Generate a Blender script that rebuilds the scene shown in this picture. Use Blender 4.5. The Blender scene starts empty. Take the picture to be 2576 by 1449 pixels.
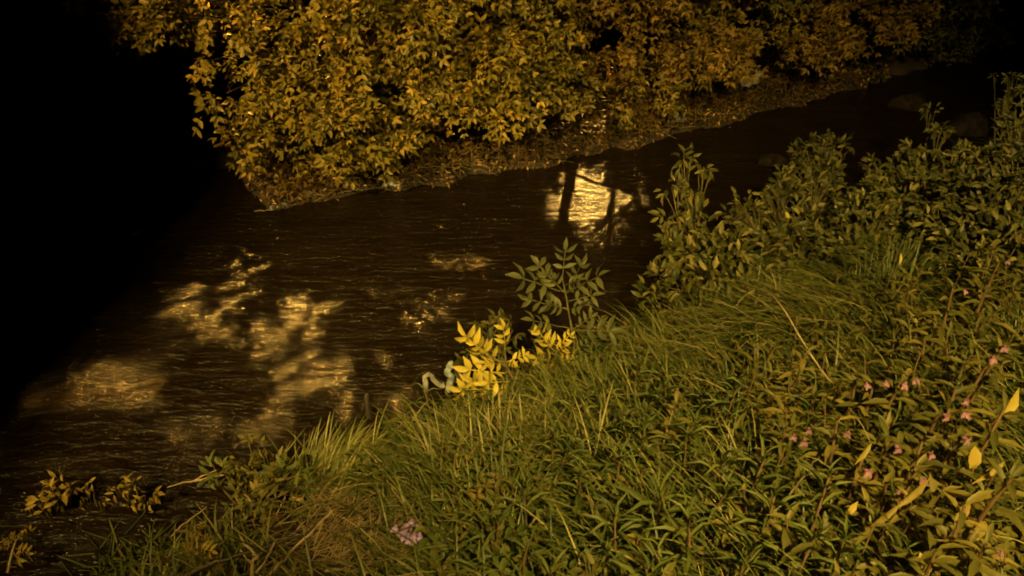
import bpy, math, random
import numpy as np
from mathutils import Vector, Matrix, noise as mnoise

# ------------------------------------------------------------------ camera, sky, lights
R = math.radians
S = bpy.context.scene
COL = S.collection
rng = np.random.default_rng(7)
random.seed(7)

CAM = np.array([0.0, 0.0, 3.6]); PITCH = R(32); TH = math.tan(R(35))
cam = bpy.data.objects.new('camera', bpy.data.cameras.new('camera'))
COL.objects.link(cam); S.camera = cam
cam.location = CAM; cam.rotation_euler = (R(90) - PITCH, 0, 0)
cam.data.angle = R(70); cam.data.clip_start = 0.05; cam.data.clip_end = 2000

w = bpy.data.worlds.new('World'); S.world = w; w.use_nodes = True
nt = w.node_tree; sky = nt.nodes.new('ShaderNodeTexSky'); sky.sky_type = 'NISHITA'
sky.sun_disc = False; sky.sun_elevation = R(-7); sky.sun_rotation = R(200)
bg = nt.nodes['Background']; bg.inputs['Strength'].default_value = 0.6
nt.links.new(sky.outputs[0], bg.inputs[0])

S.view_settings.view_transform = 'Standard'; S.view_settings.look = 'None'
S.view_settings.exposure = 0; S.view_settings.gamma = 1; S.view_settings.use_curve_mapping = False
S.cycles.use_denoising = True
S.cycles.use_light_tree = False; S.cycles.use_adaptive_sampling = False; S.cycles.sample_clamp_direct = 0
S.cycles.filter_width = 1.9
S.cycles.max_bounces = 5; S.cycles.diffuse_bounces = 3; S.cycles.glossy_bounces = 2
S.cycles.transmission_bounces = 2; S.cycles.sample_clamp_indirect = 0.5
S.cycles.caustics_reflective = False; S.cycles.caustics_refractive = False

KEY_POS = (-6.0, -3.0, 7.6); KEY_AIM = (-2.2, 7.5, 0.8); KEY_W = 16500; KEY_COL = (1.0, 0.63, 0.14)
FILL_POS = (1.4, -3.2, 7.8); FILL_AIM = (2.5, 5.0, 0.5); FILL_W = 7600; FILL_COL = (1.0, 0.70, 0.17)  # fill lamp added behind the camera to lift shadows on the near bank
PATH_POS = (-4.6, 15.0, 8.0); PATH_AIM = (-1.1, 5.0, 0.0); PATH_W = 38000; PATH_COL = (1.0, 0.50, 0.08)
ROAD_POS = (2.9, 26.0, 7.95); ROAD_AIM = (1.0, 8.2, 0.0); ROAD_W = 38000; ROAD_COL = (1.0, 0.53, 0.10)

# ------------------------------------------------------------------ terrain and picking points on it
NX = [-60, -20, -8, -4, -3, -2.3, -2.0, -1.75, -1.3, -.8, -.4, 0, .7, 1.23, 1.8, 2.6, 3.5, 4.8, 6.1, 8, 14, 30, 60]
NY = [-22, -4, 1.0, 1.5, 1.9, 2.2, 2.45, 2.75, 3.2, 3.55, 3.9, 4.2, 4.75, 5.05, 5.6, 6.3, 7.1, 8.0, 8.9, 10.2, 14.5, 26, 46]
FX = [-60, -20, -10, -5, -3.5, -3.2, -2.95, -2.7, -2.4, -1.8, -.52, 1.1, 2.6, 4.38, 5.18, 7.1, 14, 30, 60]
FY = [-10, 4, 8.0, 8.7, 8.6, 8.1, 7.62, 7.45, 7.55, 7.81, 8.27, 9.05, 9.95, 11.1, 11.6, 12.97, 18.3, 31, 55]


def vnoise(x, y, s=0.0):
    return (np.sin(x * 1.7 + 1.3 * np.sin(y * 1.1 + s) + s) + np.sin(y * 2.3 + 1.7 * np.sin(x * 1.9 + s * 2) + s * 3)
            + .5 * np.sin(x * 5.1 + y * 3.7 + s) + .5 * np.sin(y * 6.3 - x * 4.1 + s * 1.7)) / 3


def terrain(x, y):
    x = np.asarray(x, float); y = np.asarray(y, float)
    dn = (np.interp(x, NX, NY) + .08 * vnoise(x * 2.2, y * 0, 3.) - y) * .8      # > 0 on the near bank
    df = (y - np.interp(x, FX, FY) - .20 * vnoise(x * 2.6, y * 0, 9.)) * .88     # > 0 on the far bank
    zn = np.where(dn > 0, .13 * np.minimum(dn / .12, 1) + .40 * np.clip(dn, 0, 5.5) + .05 * vnoise(x * 1.6, y * 1.6, 1.), dn * .6)
    zf = np.where(df > 0, .10 * np.minimum(df / .10, 1) + .10 * np.clip(df, 0, 1.2) + .30 * np.clip(df - 1.2, 0, 6)
                  + .04 * vnoise(x * 2.1, y * 2.1, 2.) * np.clip(df, 0, 1), df * .6)
    return np.maximum(np.maximum(zn, zf), -.7)


def tz(x, y):
    return float(terrain(x, y))


def pray(px, py):                       # px, py measured on a 2576 x 1449 view of the place
    u = (px - 1288) / 1288 * TH; v = (724.5 - py) / 1288 * TH
    d = np.array([u, math.cos(PITCH) + v * math.sin(PITCH), -math.sin(PITCH) + v * math.cos(PITCH)])
    return d / np.linalg.norm(d)


def at(px, py, h=0.0, start=2.0):       # first point on that line of sight h above the ground (or water)
    d = pray(px, py); t = start + np.arange(0, 45, .02)
    p = CAM[None] + t[:, None] * d[None]
    g = np.maximum(terrain(p[:, 0], p[:, 1]), 0.0)
    i = np.argmax(p[:, 2] < g + h)
    return p[i]


def at_y(px, py, y):
    d = pray(px, py); return CAM + d * (y / d[1])


def project(P):
    q = P - CAM[None]; f = q[:, 1] * math.cos(PITCH) - q[:, 2] * math.sin(PITCH)
    v = q[:, 1] * math.sin(PITCH) + q[:, 2] * math.cos(PITCH)
    f = np.maximum(f, 1e-3)
    return 1288 + q[:, 0] / f / TH * 1288, 724.5 - v / f / TH * 1288, f


# ------------------------------------------------------------------ materials
def mat(name):
    m = bpy.data.materials.new(name); m.use_nodes = True
    return m, m.node_tree, m.node_tree.nodes['Principled BSDF']


def ramp(nt, cols):
    r = nt.nodes.new('ShaderNodeValToRGB'); e = r.color_ramp.elements
    while len(e) < len(cols): e.new(.5)
    for i, (p, c) in enumerate(cols):
        e[i].position = p; e[i].color = (*c, 1)
    return r


def leaf_mat(name, cols, rough=.5, trans=.38, spec=.3):
    m, nt, b = mat(name)
    a = nt.nodes.new('ShaderNodeAttribute'); a.attribute_name = 'tint'
    tc = nt.nodes.new('ShaderNodeTexCoord')
    n = nt.nodes.new('ShaderNodeTexNoise'); n.inputs['Scale'].default_value = 9
    nt.links.new(tc.outputs['Object'], n.inputs['Vector'])
    ma = nt.nodes.new('ShaderNodeMath'); ma.operation = 'MULTIPLY_ADD'; ma.inputs[1].default_value = .35; ma.inputs[2].default_value = -.17
    nt.links.new(n.outputs[0], ma.inputs[0])
    ad = nt.nodes.new('ShaderNodeMath'); ad.operation = 'ADD'
    nt.links.new(a.outputs['Fac'], ad.inputs[0]); nt.links.new(ma.outputs[0], ad.inputs[1])
    r = ramp(nt, cols); nt.links.new(ad.outputs[0], r.inputs[0])
    nt.links.new(r.outputs[0], b.inputs['Base Color'])
    b.inputs['Roughness'].default_value = rough; b.inputs['Specular IOR Level'].default_value = spec
    t = nt.nodes.new('ShaderNodeBsdfTranslucent'); nt.links.new(r.outputs[0], t.inputs[0])
    mx = nt.nodes.new('ShaderNodeMixShader'); mx.inputs[0].default_value = trans
    nt.links.new(b.outputs[0], mx.inputs[1]); nt.links.new(t.outputs[0], mx.inputs[2])
    nt.links.new(mx.outputs[0], nt.nodes['Material Output'].inputs[0])
    return m


def plain_mat(name, c1, c2, scale=12, rough=.8, bump=.3, detail=6):
    m, nt, b = mat(name)
    tc = nt.nodes.new('ShaderNodeTexCoord')
    n = nt.nodes.new('ShaderNodeTexNoise'); n.inputs['Scale'].default_value = scale; n.inputs['Detail'].default_value = detail
    nt.links.new(tc.outputs['Object'], n.inputs['Vector'])
    r = ramp(nt, [(.35, c1), (.65, c2)]); nt.links.new(n.outputs[0], r.inputs[0])
    nt.links.new(r.outputs[0], b.inputs['Base Color']); b.inputs['Roughness'].default_value = rough
    bp = nt.nodes.new('ShaderNodeBump'); bp.inputs['Strength'].default_value = bump; bp.inputs['Distance'].default_value = .02
    nt.links.new(n.outputs[0], bp.inputs['Height']); nt.links.new(bp.outputs[0], b.inputs['Normal'])
    return m


M = {}
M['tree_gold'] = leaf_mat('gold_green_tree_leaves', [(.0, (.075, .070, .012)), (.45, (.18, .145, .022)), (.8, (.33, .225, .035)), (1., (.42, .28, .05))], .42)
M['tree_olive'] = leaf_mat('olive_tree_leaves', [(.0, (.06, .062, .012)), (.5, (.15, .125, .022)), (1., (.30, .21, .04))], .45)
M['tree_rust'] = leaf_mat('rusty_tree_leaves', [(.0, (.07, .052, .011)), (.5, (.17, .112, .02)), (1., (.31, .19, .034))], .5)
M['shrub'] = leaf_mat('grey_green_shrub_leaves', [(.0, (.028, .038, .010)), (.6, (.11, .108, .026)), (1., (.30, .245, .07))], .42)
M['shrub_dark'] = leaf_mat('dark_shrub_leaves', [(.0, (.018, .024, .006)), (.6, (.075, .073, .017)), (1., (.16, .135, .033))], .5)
M['weed'] = leaf_mat('green_weed_leaves', [(.0, (.045, .062, .014)), (.6, (.105, .132, .026)), (1., (.19, .20, .045))], .5)
M['balsam'] = leaf_mat('balsam_leaves', [(.0, (.06, .062, .015)), (.6, (.135, .125, .027)), (1., (.24, .19, .045))], .5)
M['ash'] = leaf_mat('grey_ash_leaves', [(.0, (.055, .065, .022)), (1., (.14, .14, .055))], .45)
M['yellow'] = leaf_mat('yellow_autumn_leaves', [(.0, (.20, .16, .025)), (.5, (.42, .33, .045)), (1., (.58, .46, .075))], .5, .2)
M['yellow_dull'] = leaf_mat('dull_yellow_leaves', [(.0, (.09, .065, .015)), (.6, (.26, .19, .03)), (1., (.42, .31, .05))], .5)
M['dead'] = leaf_mat('dead_leaves', [(.0, (.022, .014, .006)), (.5, (.075, .045, .016)), (.85, (.17, .10, .03)), (1., (.42, .27, .08))], .7, .1)
M['grass'] = leaf_mat('grass_blades', [(.0, (.030, .045, .012)), (.45, (.095, .112, .025)), (.75, (.17, .17, .043)), (1., (.36, .30, .13))], .45, .2)
M['straw'] = leaf_mat('dry_straw', [(.0, (.07, .045, .02)), (1., (.27, .20, .10))], .6, .05)
M['pink'] = leaf_mat('pink_petals', [(.0, (.20, .08, .14)), (1., (.40, .21, .31))], .5, .25)
M['purple'] = leaf_mat('purple_petals', [(.0, (.36, .18, .55)), (1., (.68, .46, .95))], .5, .25)
M['bark'] = plain_mat('dark_bark', (.010, .007, .004), (.030, .020, .011), 14, 1., .6)
M['bark'].node_tree.nodes['Principled BSDF'].inputs['Specular IOR Level'].default_value = .1
M['stem'] = plain_mat('green_brown_stem', (.08, .075, .03), (.16, .13, .05), 20, .7, .2)
M['redstem'] = plain_mat('reddish_stem', (.10, .06, .03), (.18, .11, .05), 20, .6, .2)
M['drywood'] = plain_mat('bleached_twig', (.24, .17, .09), (.42, .32, .19), 18, .8, .4)
M['darkwood'] = plain_mat('wet_dark_wood', (.012, .009, .007), (.035, .025, .018), 18, .5, .5)
M['plastic'] = plain_mat('grimy_plastic_sheet', (.09, .09, .085), (.19, .19, .18), 15, .5, .2)
M['plastic_blue'] = plain_mat('pale_blue_plastic', (.07, .09, .10), (.14, .17, .19), 10, .5, .2)
M['stone'] = plain_mat('river_stone', (.006, .0045, .003), (.020, .014, .010), 9, .7, .7, 8)
M['concrete'] = plain_mat('bridge_concrete', (.20, .19, .17), (.32, .30, .27), 3, .85, .4, 8)
M['metal'] = plain_mat('painted_metal', (.10, .11, .11), (.14, .15, .15), 6, .45, .1)


M['stone'].node_tree.nodes['Principled BSDF'].inputs['Specular IOR Level'].default_value = .1; M['stone'].node_tree.nodes['Principled BSDF'].inputs['Roughness'].default_value = 1.


def glow_mat(name, c, s):
    m, nt, b = mat(name)
    b.inputs['Base Color'].default_value = (*c, 1); b.inputs['Emission Color'].default_value = (*c, 1)
    b.inputs['Emission Strength'].default_value = s
    return m


M['lens'] = glow_mat('sodium_lamp_glass', (1.0, .62, .22), 12)


def soil_mat():
    m, nt, b = mat('damp_soil_and_litter')
    tc = nt.nodes.new('ShaderNodeTexCoord')
    n = nt.nodes.new('ShaderNodeTexNoise'); n.inputs['Scale'].default_value = 7; n.inputs['Detail'].default_value = 10; n.inputs['Roughness'].default_value = .7
    v = nt.nodes.new('ShaderNodeTexVoronoi'); v.inputs['Scale'].default_value = 22
    nt.links.new(tc.outputs['Object'], n.inputs['Vector']); nt.links.new(tc.outputs['Object'], v.inputs['Vector'])
    r = ramp(nt, [(.3, (.009, .0065, .004)), (.55, (.026, .018, .009)), (.75, (.06, .04, .018))])
    nt.links.new(n.outputs[0], r.inputs[0])
    r2 = ramp(nt, [(0., (.75, .7, .6)), (.6, (1, 1, 1)), (1., (1.5, 1.3, 1.0))]); nt.links.new(v.outputs['Color'], r2.inputs[0])
    mx = nt.nodes.new('ShaderNodeMix'); mx.data_type = 'RGBA'; mx.blend_type = 'MULTIPLY'; mx.inputs[0].default_value = .8
    nt.links.new(r.outputs[0], mx.inputs[6]); nt.links.new(r2.outputs[0], mx.inputs[7])
    nt.links.new(mx.outputs[2], b.inputs['Base Color']); b.inputs['Roughness'].default_value = .85
    bp = nt.nodes.new('ShaderNodeBump'); bp.inputs['Strength'].default_value = .8; bp.inputs['Distance'].default_value = .05
    nt.links.new(n.outputs[0], bp.inputs['Height']); nt.links.new(bp.outputs[0], b.inputs['Normal'])
    return m


def water_mat():
    m, nt, b = mat('murky_river_water')
    L = nt.links.new; N = nt.nodes.new
    geo = N('ShaderNodeNewGeometry')
    def mapped(rot, sc):
        mp = N('ShaderNodeMapping'); mp.inputs['Rotation'].default_value = (0, 0, R(rot)); mp.inputs['Scale'].default_value = sc
        L(geo.outputs['Position'], mp.inputs['Vector']); return mp.outputs[0]
    def nz(vec, scale, detail, rough=.55, dist=0.):
        n = N('ShaderNodeTexNoise'); n.inputs['Scale'].default_value = scale; n.inputs['Detail'].default_value = detail
        n.inputs['Roughness'].default_value = rough; n.inputs['Distortion'].default_value = dist
        L(vec, n.inputs['Vector']); return n.outputs[0]
    def bump(h, strength, dist, nrm=None):
        bp = N('ShaderNodeBump'); bp.inputs['Strength'].default_value = strength; bp.inputs['Distance'].default_value = dist
        L(h, bp.inputs['Height'])
        if nrm: L(nrm, bp.inputs['Normal'])
        return bp.outputs[0]
    rot = WROT
    a = nz(mapped(rot, (.55, 1.7, 1)), 1.6, 2, .5, .6)       # slow swells
    c = nz(mapped(rot + 6, (1.0, 3.4, 1)), 4.2, 4, .6, .9)   # current streaks
    d = nz(mapped(rot - 8, (1.0, 3.0, 1)), 17, 3, .6, .5)    # fine ripples
    n1 = bump(a, 1., WB[0]); n2 = bump(c, 1., WB[1], n1); n3 = bump(d, 1., WB[2], n2)
    L(n3, b.inputs['Normal'])
    silt = nz(mapped(rot, (.5, 1.6, 1)), 2.2, 6, .65, .8)
    r = ramp(nt, [(.3, (.0045, .0027, .0006)), (.7, (.0115, .0068, .0015))]); L(silt, r.inputs[0]); L(r.outputs[0], b.inputs['Base Color'])
    b.inputs['Roughness'].default_value = .21; b.inputs['IOR'].default_value = 1.33
    return m


WROT = -30; WB = (.05, .042, .009)
M['soil'] = soil_mat(); M['water'] = water_mat()

# ------------------------------------------------------------------ mesh helpers
def new_mesh(name, V, F, mt, tint=None, smooth=False):
    me = bpy.data.meshes.new(name); V = np.asarray(V, np.float32)
    if isinstance(F, np.ndarray) and F.ndim == 2:
        k = F.shape[1]; me.vertices.add(len(V)); me.vertices.foreach_set('co', V.ravel())
        me.loops.add(F.size); me.loops.foreach_set('vertex_index', F.ravel().astype(np.int32))
        me.polygons.add(len(F)); me.polygons.foreach_set('loop_start', np.arange(0, F.size, k, dtype=np.int32))
        try: me.polygons.foreach_set('loop_total', np.full(len(F), k, np.int32))
        except Exception: pass
        me.update(calc_edges=True)
    else:
        me.from_pydata(V.tolist(), [], [tuple(f) for f in F])
    if tint is not None:
        at_ = me.attributes.new('tint', 'FLOAT', 'POINT'); at_.data.foreach_set('value', np.asarray(tint, np.float32))
    if smooth: me.polygons.foreach_set('use_smooth', np.ones(len(me.polygons), bool))
    me.materials.append(mt); me.validate(); return me


def link(name, data, parent=None, loc=None):
    o = bpy.data.objects.new(name, data); COL.objects.link(o)
    if parent is not None: o.parent = parent
    if loc is not None: o.location = loc
    return o


def thing(name, label, cat, loc, group=None):
    o = link(name, None, None, loc); o.empty_display_size = .1
    o['label'] = label; o['category'] = cat
    if group: o['group'] = group
    return o


def tag(o, label=None, cat=None, group=None, kind=None):
    if label: o['label'] = label
    if cat: o['category'] = cat
    if group: o['group'] = group
    if kind: o['kind'] = kind
    return o


def tubes(paths, sides=6):             # [(points, radii)] -> verts, quads in one mesh
    VV, FF, off = [], [], 0
    for pts, rad in paths:
        pts = np.asarray(pts, float); n = len(pts)
        t = np.gradient(pts, axis=0); t /= np.linalg.norm(t, axis=1)[:, None] + 1e-9
        ref = np.array([0, 0, 1.]) if abs(t[0][2]) < .8 else np.array([1., 0, 0])
        a = np.cross(t, ref); a /= np.linalg.norm(a, axis=1)[:, None] + 1e-9
        b = np.cross(t, a); ang = np.linspace(0, 2 * math.pi, sides, endpoint=False)
        ring = (np.cos(ang)[None, :, None] * a[:, None] + np.sin(ang)[None, :, None] * b[:, None]) * np.asarray(rad)[:, None, None] + pts[:, None]
        VV.append(ring.reshape(-1, 3))
        i = np.arange(n - 1)[:, None] * sides + np.arange(sides)[None]; j = np.arange(n - 1)[:, None] * sides + (np.arange(sides)[None] + 1) % sides
        FF.append(np.stack([i, j, j + sides, i + sides], -1).reshape(-1, 4) + off)
        off += n * sides
    return np.concatenate(VV), np.concatenate(FF)


def tube_obj(name, paths, mt, parent, origin, sides=6):
    V, F = tubes(paths, sides)
    return link(name, new_mesh(name, V - np.asarray(origin)[None], F, mt, smooth=True), parent)


def bez(a, b, c, n):
    t = np.linspace(0, 1, n)[:, None]
    return (1 - t) ** 2 * np.asarray(a) + 2 * t * (1 - t) * np.asarray(b) + t ** 2 * np.asarray(c)


def curve_pts(ctrl, n, wob=0.0):       # Catmull-Rom through ctrl with a little wobble
    c = np.asarray(ctrl, float); c = np.vstack([2 * c[0] - c[1], c, 2 * c[-1] - c[-2]]); out = []
    segs = len(c) - 3; k = max(2, n // segs)
    for i in range(segs):
        for t in np.linspace(0, 1, k, endpoint=False):
            p0, p1, p2, p3 = c[i:i + 4]
            out.append(.5 * ((2 * p1) + (-p0 + p2) * t + (2 * p0 - 5 * p1 + 4 * p2 - p3) * t * t + (-p0 + 3 * p1 - 3 * p2 + p3) * t ** 3))
    out.append(c[-2]); out = np.array(out)
    out[1:-1] += rng.normal(0, 1, out[1:-1].shape) * wob
    return out


# leaf templates: local (u along, v across, w normal), quads only
def t_leaf(fold=.10, droop=.16, wide=.5, at_=.42):
    V = [(0, 0, 0), (.22, 0, .02), (.62, 0, .0), (1, 0, -droop)]
    V += [(.22, .30 * wide * 2, fold), (.62, .36 * wide * 2, fold * .9 - .02), (.22, -.30 * wide * 2, fold), (.62, -.36 * wide * 2, fold * .9 - .02)]
    V = np.array(V, float); V[4:, 1] *= .62 / .36 * .5
    V[[4, 6], 0] = .24; V[[5, 7], 0] = .58
    F = np.array([(0, 1, 4, 4), (1, 2, 5, 4), (2, 3, 5, 5), (0, 6, 1, 1), (6, 7, 2, 1), (7, 3, 2, 2)])
    return V, F


def tri_quads(F):                       # degenerate quads -> triangles list
    T = []
    for f in F:
        a, b, c, d = f
        if len({a, b, c, d}) == 4: T += [(a, b, c), (a, c, d)]
        else:
            u = []
            for k in f:
                if k not in u: u.append(k)
            T.append(tuple(u))
    return np.array(T)


TL_V, TL_F = t_leaf(); TL_F = tri_quads(TL_F)                       # near leaf, 8 triangles
LANCE_V = TL_V.copy(); LANCE_V[[4, 6], 0] = .3; LANCE_V[[5, 7], 0] = .62; LANCE_V[:, 2] *= 1.4; LANCE_V[3, 2] = -.3
FAR_V = np.array([(0, 0, 0), (.3, .5, .09), (.7, .36, .05), (1, 0, -.1), (.7, -.36, .05), (.3, -.5, .09)], float)
FAR_F = np.array([(0, 3, 2), (0, 2, 1), (0, 5, 4), (0, 4, 3)])


def compound(V0, F0, pairs, ll, lw, spread=55, droop=.25, seed=0, petiole=.25, rachis=True):
    r = np.random.default_rng(seed); VV, FF, off = [], [], 0
    us = np.linspace(petiole, .78, pairs)
    items = [(u, s) for u in us for s in (-1, 1)] + [(.80, 0)]
    for u, s in items:
        an = R(spread + r.uniform(-12, 12)) * s + R(r.uniform(-6, 6)); l = ll * r.uniform(.85, 1.12)
        v = V0 * np.array([l, lw, l]); tilt = R(r.uniform(-28, 12)); roll = R(r.uniform(-35, 35))
        v = v @ np.array([[1, 0, 0], [0, math.cos(roll), math.sin(roll)], [0, -math.sin(roll), math.cos(roll)]])
        v = v @ np.array([[math.cos(tilt), 0, math.sin(tilt)], [0, 1, 0], [-math.sin(tilt), 0, math.cos(tilt)]])
        v = v @ np.array([[math.cos(an), math.sin(an), 0], [-math.sin(an), math.cos(an), 0], [0, 0, 1]])
        v = v + np.array([u, 0, -droop * u * u]); VV.append(v); FF.append(F0 + off); off += len(v)
    if not rachis: return np.concatenate(VV), np.concatenate(FF)
    # rachis
    k = 4; rr = .012; rv = []
    for u in np.linspace(0, .82, k): rv += [(u, rr, -droop * u * u), (u, -rr, -droop * u * u)]
    VV.append(np.array(rv)); q = []
    for i in range(k - 1): q += [(off + 2 * i, off + 2 * i + 1, off + 2 * i + 3), (off + 2 * i, off + 2 * i + 3, off + 2 * i + 2)]
    FF.append(np.array(q)); return np.concatenate(VV), np.concatenate(FF)


COMP_FAR = [compound(FAR_V, FAR_F, 2, .48, .24, 58, .35, s, .25, False) for s in range(4)]
COMP_FAR_R = [compound(FAR_V, FAR_F, 2, .48, .24, 58, .35, s) for s in range(4)]
COMP_YEL = [compound(TL_V, TL_F, 3, .42, .235, 60, .16, s + 30, .30) for s in range(4)]
COMP_ASH = [compound(TL_V, TL_F, 3, .36, .20, 62, .12, s + 10, .32) for s in range(4)]


def frames(D, N):
    D = D / (np.linalg.norm(D, axis=1)[:, None] + 1e-9)
    Y = np.cross(N, D); Y /= np.linalg.norm(Y, axis=1)[:, None] + 1e-9
    Z = np.cross(D, Y); return D, Y, Z


def leaves_arrays(P, D, N, L, Wd, tint, tv, tf):
    X, Y, Z = frames(D, N); n = len(P); k = len(tv)
    V = (P[:, None] + tv[None, :, 0, None] * (X * L[:, None])[:, None] + tv[None, :, 1, None] * (Y * Wd[:, None])[:, None]
         + tv[None, :, 2, None] * (Z * L[:, None])[:, None])
    F = tf[None] + (np.arange(n) * k)[:, None, None]
    return V.reshape(-1, 3), F.reshape(-1, 3), np.repeat(tint, k)


_leafcache = {}


def unit_leaf(tmpl_id, tv, tf, mt, ti):
    key = (tmpl_id, mt.name, ti)
    if key not in _leafcache:
        _leafcache[key] = new_mesh('leaf', tv, tf, mt, np.full(len(tv), ti / 6.0))
    return _leafcache[key]


def emit(parent, origin, P, D, N, L, Wd, tint, mt, tmpl, tmpl_id, nobj=0, part='leaf', rest='foliage'):
    """nobj largest leaves on view become leaf objects of their own, the others one mesh"""
    origin = np.asarray(origin, float); n = len(P)
    if n == 0: return
    tv0 = tmpl if isinstance(tmpl, list) else [tmpl]
    which = rng.integers(0, len(tv0), n)
    px, py, f = project(P + D * L[:, None] * .5)
    inside = (px > -40) & (px < 2616) & (py > -60) & (py < 1500)
    score = np.where(inside, 1000 - f, 0) if nobj < n else np.arange(n, 0, -1.) + 1
    order = np.argsort(-score); sel = order[:nobj]; sel = sel[score[sel] > 0]
    mask = np.ones(n, bool); mask[sel] = False
    X, Y, Z = frames(D, N)
    for i in sel:
        tv, tf = (COMP_FAR_R if tmpl_id == 'far' else tv0)[which[i]]
        me = unit_leaf((tmpl_id, int(which[i])), tv, tf, mt, int(np.clip(round(tint[i] * 6), 0, 6)))
        o = link(part, me, parent)
        m = Matrix(((X[i][0] * L[i], Y[i][0] * Wd[i], Z[i][0] * L[i], P[i][0] - origin[0]),
                    (X[i][1] * L[i], Y[i][1] * Wd[i], Z[i][1] * L[i], P[i][1] - origin[1]),
                    (X[i][2] * L[i], Y[i][2] * Wd[i], Z[i][2] * L[i], P[i][2] - origin[2]), (0, 0, 0, 1)))
        o.matrix_local = m
    if mask.any():
        VV, FF, TT, off = [], [], [], 0
        for k, (tv, tf) in enumerate(tv0):
            q = mask & (which == k)
            if not q.any(): continue
            v, fc, t = leaves_arrays(P[q], D[q], N[q], L[q], Wd[q], tint[q], tv, tf)
            VV.append(v); FF.append(fc + off); TT.append(t); off += len(v)
        o = link(rest, new_mesh(rest, np.concatenate(VV) - origin[None], np.concatenate(FF), mt, np.concatenate(TT)), parent)
        o['kind'] = 'stuff'
        return o


def rdir(n): v = rng.normal(0, 1, (n, 3)); return v / np.linalg.norm(v, axis=1)[:, None]


# ------------------------------------------------------------------ the setting
def grid_sheet(name, xs, ys, zf, mt):
    X, Y = np.meshgrid(xs, ys); Z = zf(X, Y); V = np.stack([X, Y, Z], -1).reshape(-1, 3)
    nx, ny = len(xs), len(ys); i = (np.arange(ny - 1)[:, None] * nx + np.arange(nx - 1)[None]).ravel()
    F = np.stack([i, i + 1, i + nx + 1, i + nx], -1)
    return link(name, new_mesh(name, V, F, mt, smooth=True))


def spaced(lo, a, b, hi, step):
    return np.concatenate([np.linspace(lo, a, 24, endpoint=False), np.arange(a, b, step), np.linspace(b, hi, 24)])


def ground_z(X, Y):
    return terrain(X, Y) + .015 * np.sin(X * 31 + 3 * np.sin(Y * 17)) * np.sin(Y * 27 + 2 * np.sin(X * 13))


g = grid_sheet('ground', spaced(-220, -9, 14, 220, .09), spaced(-200, -4, 19, 240, .09), ground_z, M['soil'])
tag(g, 'damp dark soil banks on both sides of the river', kind='structure')
wt = grid_sheet('water', np.linspace(-200, 200, 5), np.linspace(-180, 220, 5), lambda X, Y: X * 0, M['water'])
tag(wt, 'murky brown river water with dappled lamp light', kind='structure')


# ------------------------------------------------------------------ road bridge and street lamps
def box(V, F, x0, x1, y0, y1, z0, z1):
    o = len(V)
    V += [(x0, y0, z0), (x1, y0, z0), (x1, y1, z0), (x0, y1, z0), (x0, y0, z1), (x1, y0, z1), (x1, y1, z1), (x0, y1, z1)]
    F += [(o, o + 3, o + 2, o + 1), (o + 4, o + 5, o + 6, o + 7), (o, o + 1, o + 5, o + 4), (o + 1, o + 2, o + 6, o + 5), (o + 2, o + 3, o + 7, o + 6), (o + 3, o, o + 4, o + 7)]


bridge = thing('road_bridge', 'concrete road bridge over the dark water left of the trees', 'bridge', (0, 0, 0))
BX = -4.74
V, F = [], []; box(V, F, BX - 8.5, BX, -14, 26, 3.35, 3.75); link('deck', new_mesh('deck', V, F, M['concrete']), bridge)
V, F = [], []; box(V, F, BX - .25, BX - .003, -14, 26, 3.753, 3.95); link('kerb', new_mesh('kerb', V, F, M['concrete']), bridge)
for yy in np.arange(-13.5, 26, 2.0):
    V, F = [], []; box(V, F, BX - .16, BX - .10, yy, yy + .06, 3.953, 4.9); link('railing_post', new_mesh('railing_post', V, F, M['metal']), bridge)
for zz in (4.4, 4.9):
    V, F = [], []; box(V, F, BX - .155, BX - .105, -14, 26, zz + .003, zz + .05); link('rail', new_mesh('rail', V, F, M['metal']), bridge)
V, F = [], []; box(V, F, BX - 8.3, BX - .3, -6, -3, -1, 3.347); link('abutment', new_mesh('abutment', V, F, M['concrete']), bridge)


def street_lamp(pos, aim, watts, col, label, base_z, arm, spot=100, blend=.6, radius=.12):
    x, y, z = pos; ax, ay = arm; bx, by = x - ax, y - ay
    t = thing('street_lamp', label, 'street lamp', (bx, by, base_z), 'street lamps around the river')
    o = np.array([bx, by, base_z])
    tube_obj('pole', [(np.array([[bx, by, base_z - .3], [bx, by, base_z + 2], [bx, by, z - .3]]), [.1, .085, .06])], M['metal'], t, o, 10)
    tube_obj('arm', [(bez((bx, by, z - .3), (bx, by, z + .25), (x, y, z + .2), 10), [.045] * 10)], M['metal'], t, o, 8)
    V, F = tubes([(np.array([[x - ax * .01, y, z + .30], [x, y, z + .28], [x, y, z + .12], [x, y, z + .10]]), [.05, .17, .22, .22])], 12)
    link('lamp_head', new_mesh('lamp_head', V - o, F, M['metal'], smooth=True), t)
    V = [(x + .19 * math.cos(a), y + .19 * math.sin(a), z + .115) for a in np.linspace(0, 2 * math.pi, 16, endpoint=False)]
    link('lamp_glass', new_mesh('lamp_glass', np.array(V) - o, [tuple(range(15, -1, -1))], M['lens']), t)
    ld = bpy.data.lights.new('sodium_light', 'SPOT'); ld.energy = watts; ld.color = col; ld.spot_size = R(spot); ld.spot_blend = blend
    ld.shadow_soft_size = radius
    lo = link('sodium_light', ld, t); d = Vector(aim) - Vector(pos)
    lo.rotation_euler = d.to_track_quat('-Z', 'Y').to_euler(); lo.location = Vector(pos) - Vector(o)
    return t


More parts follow.
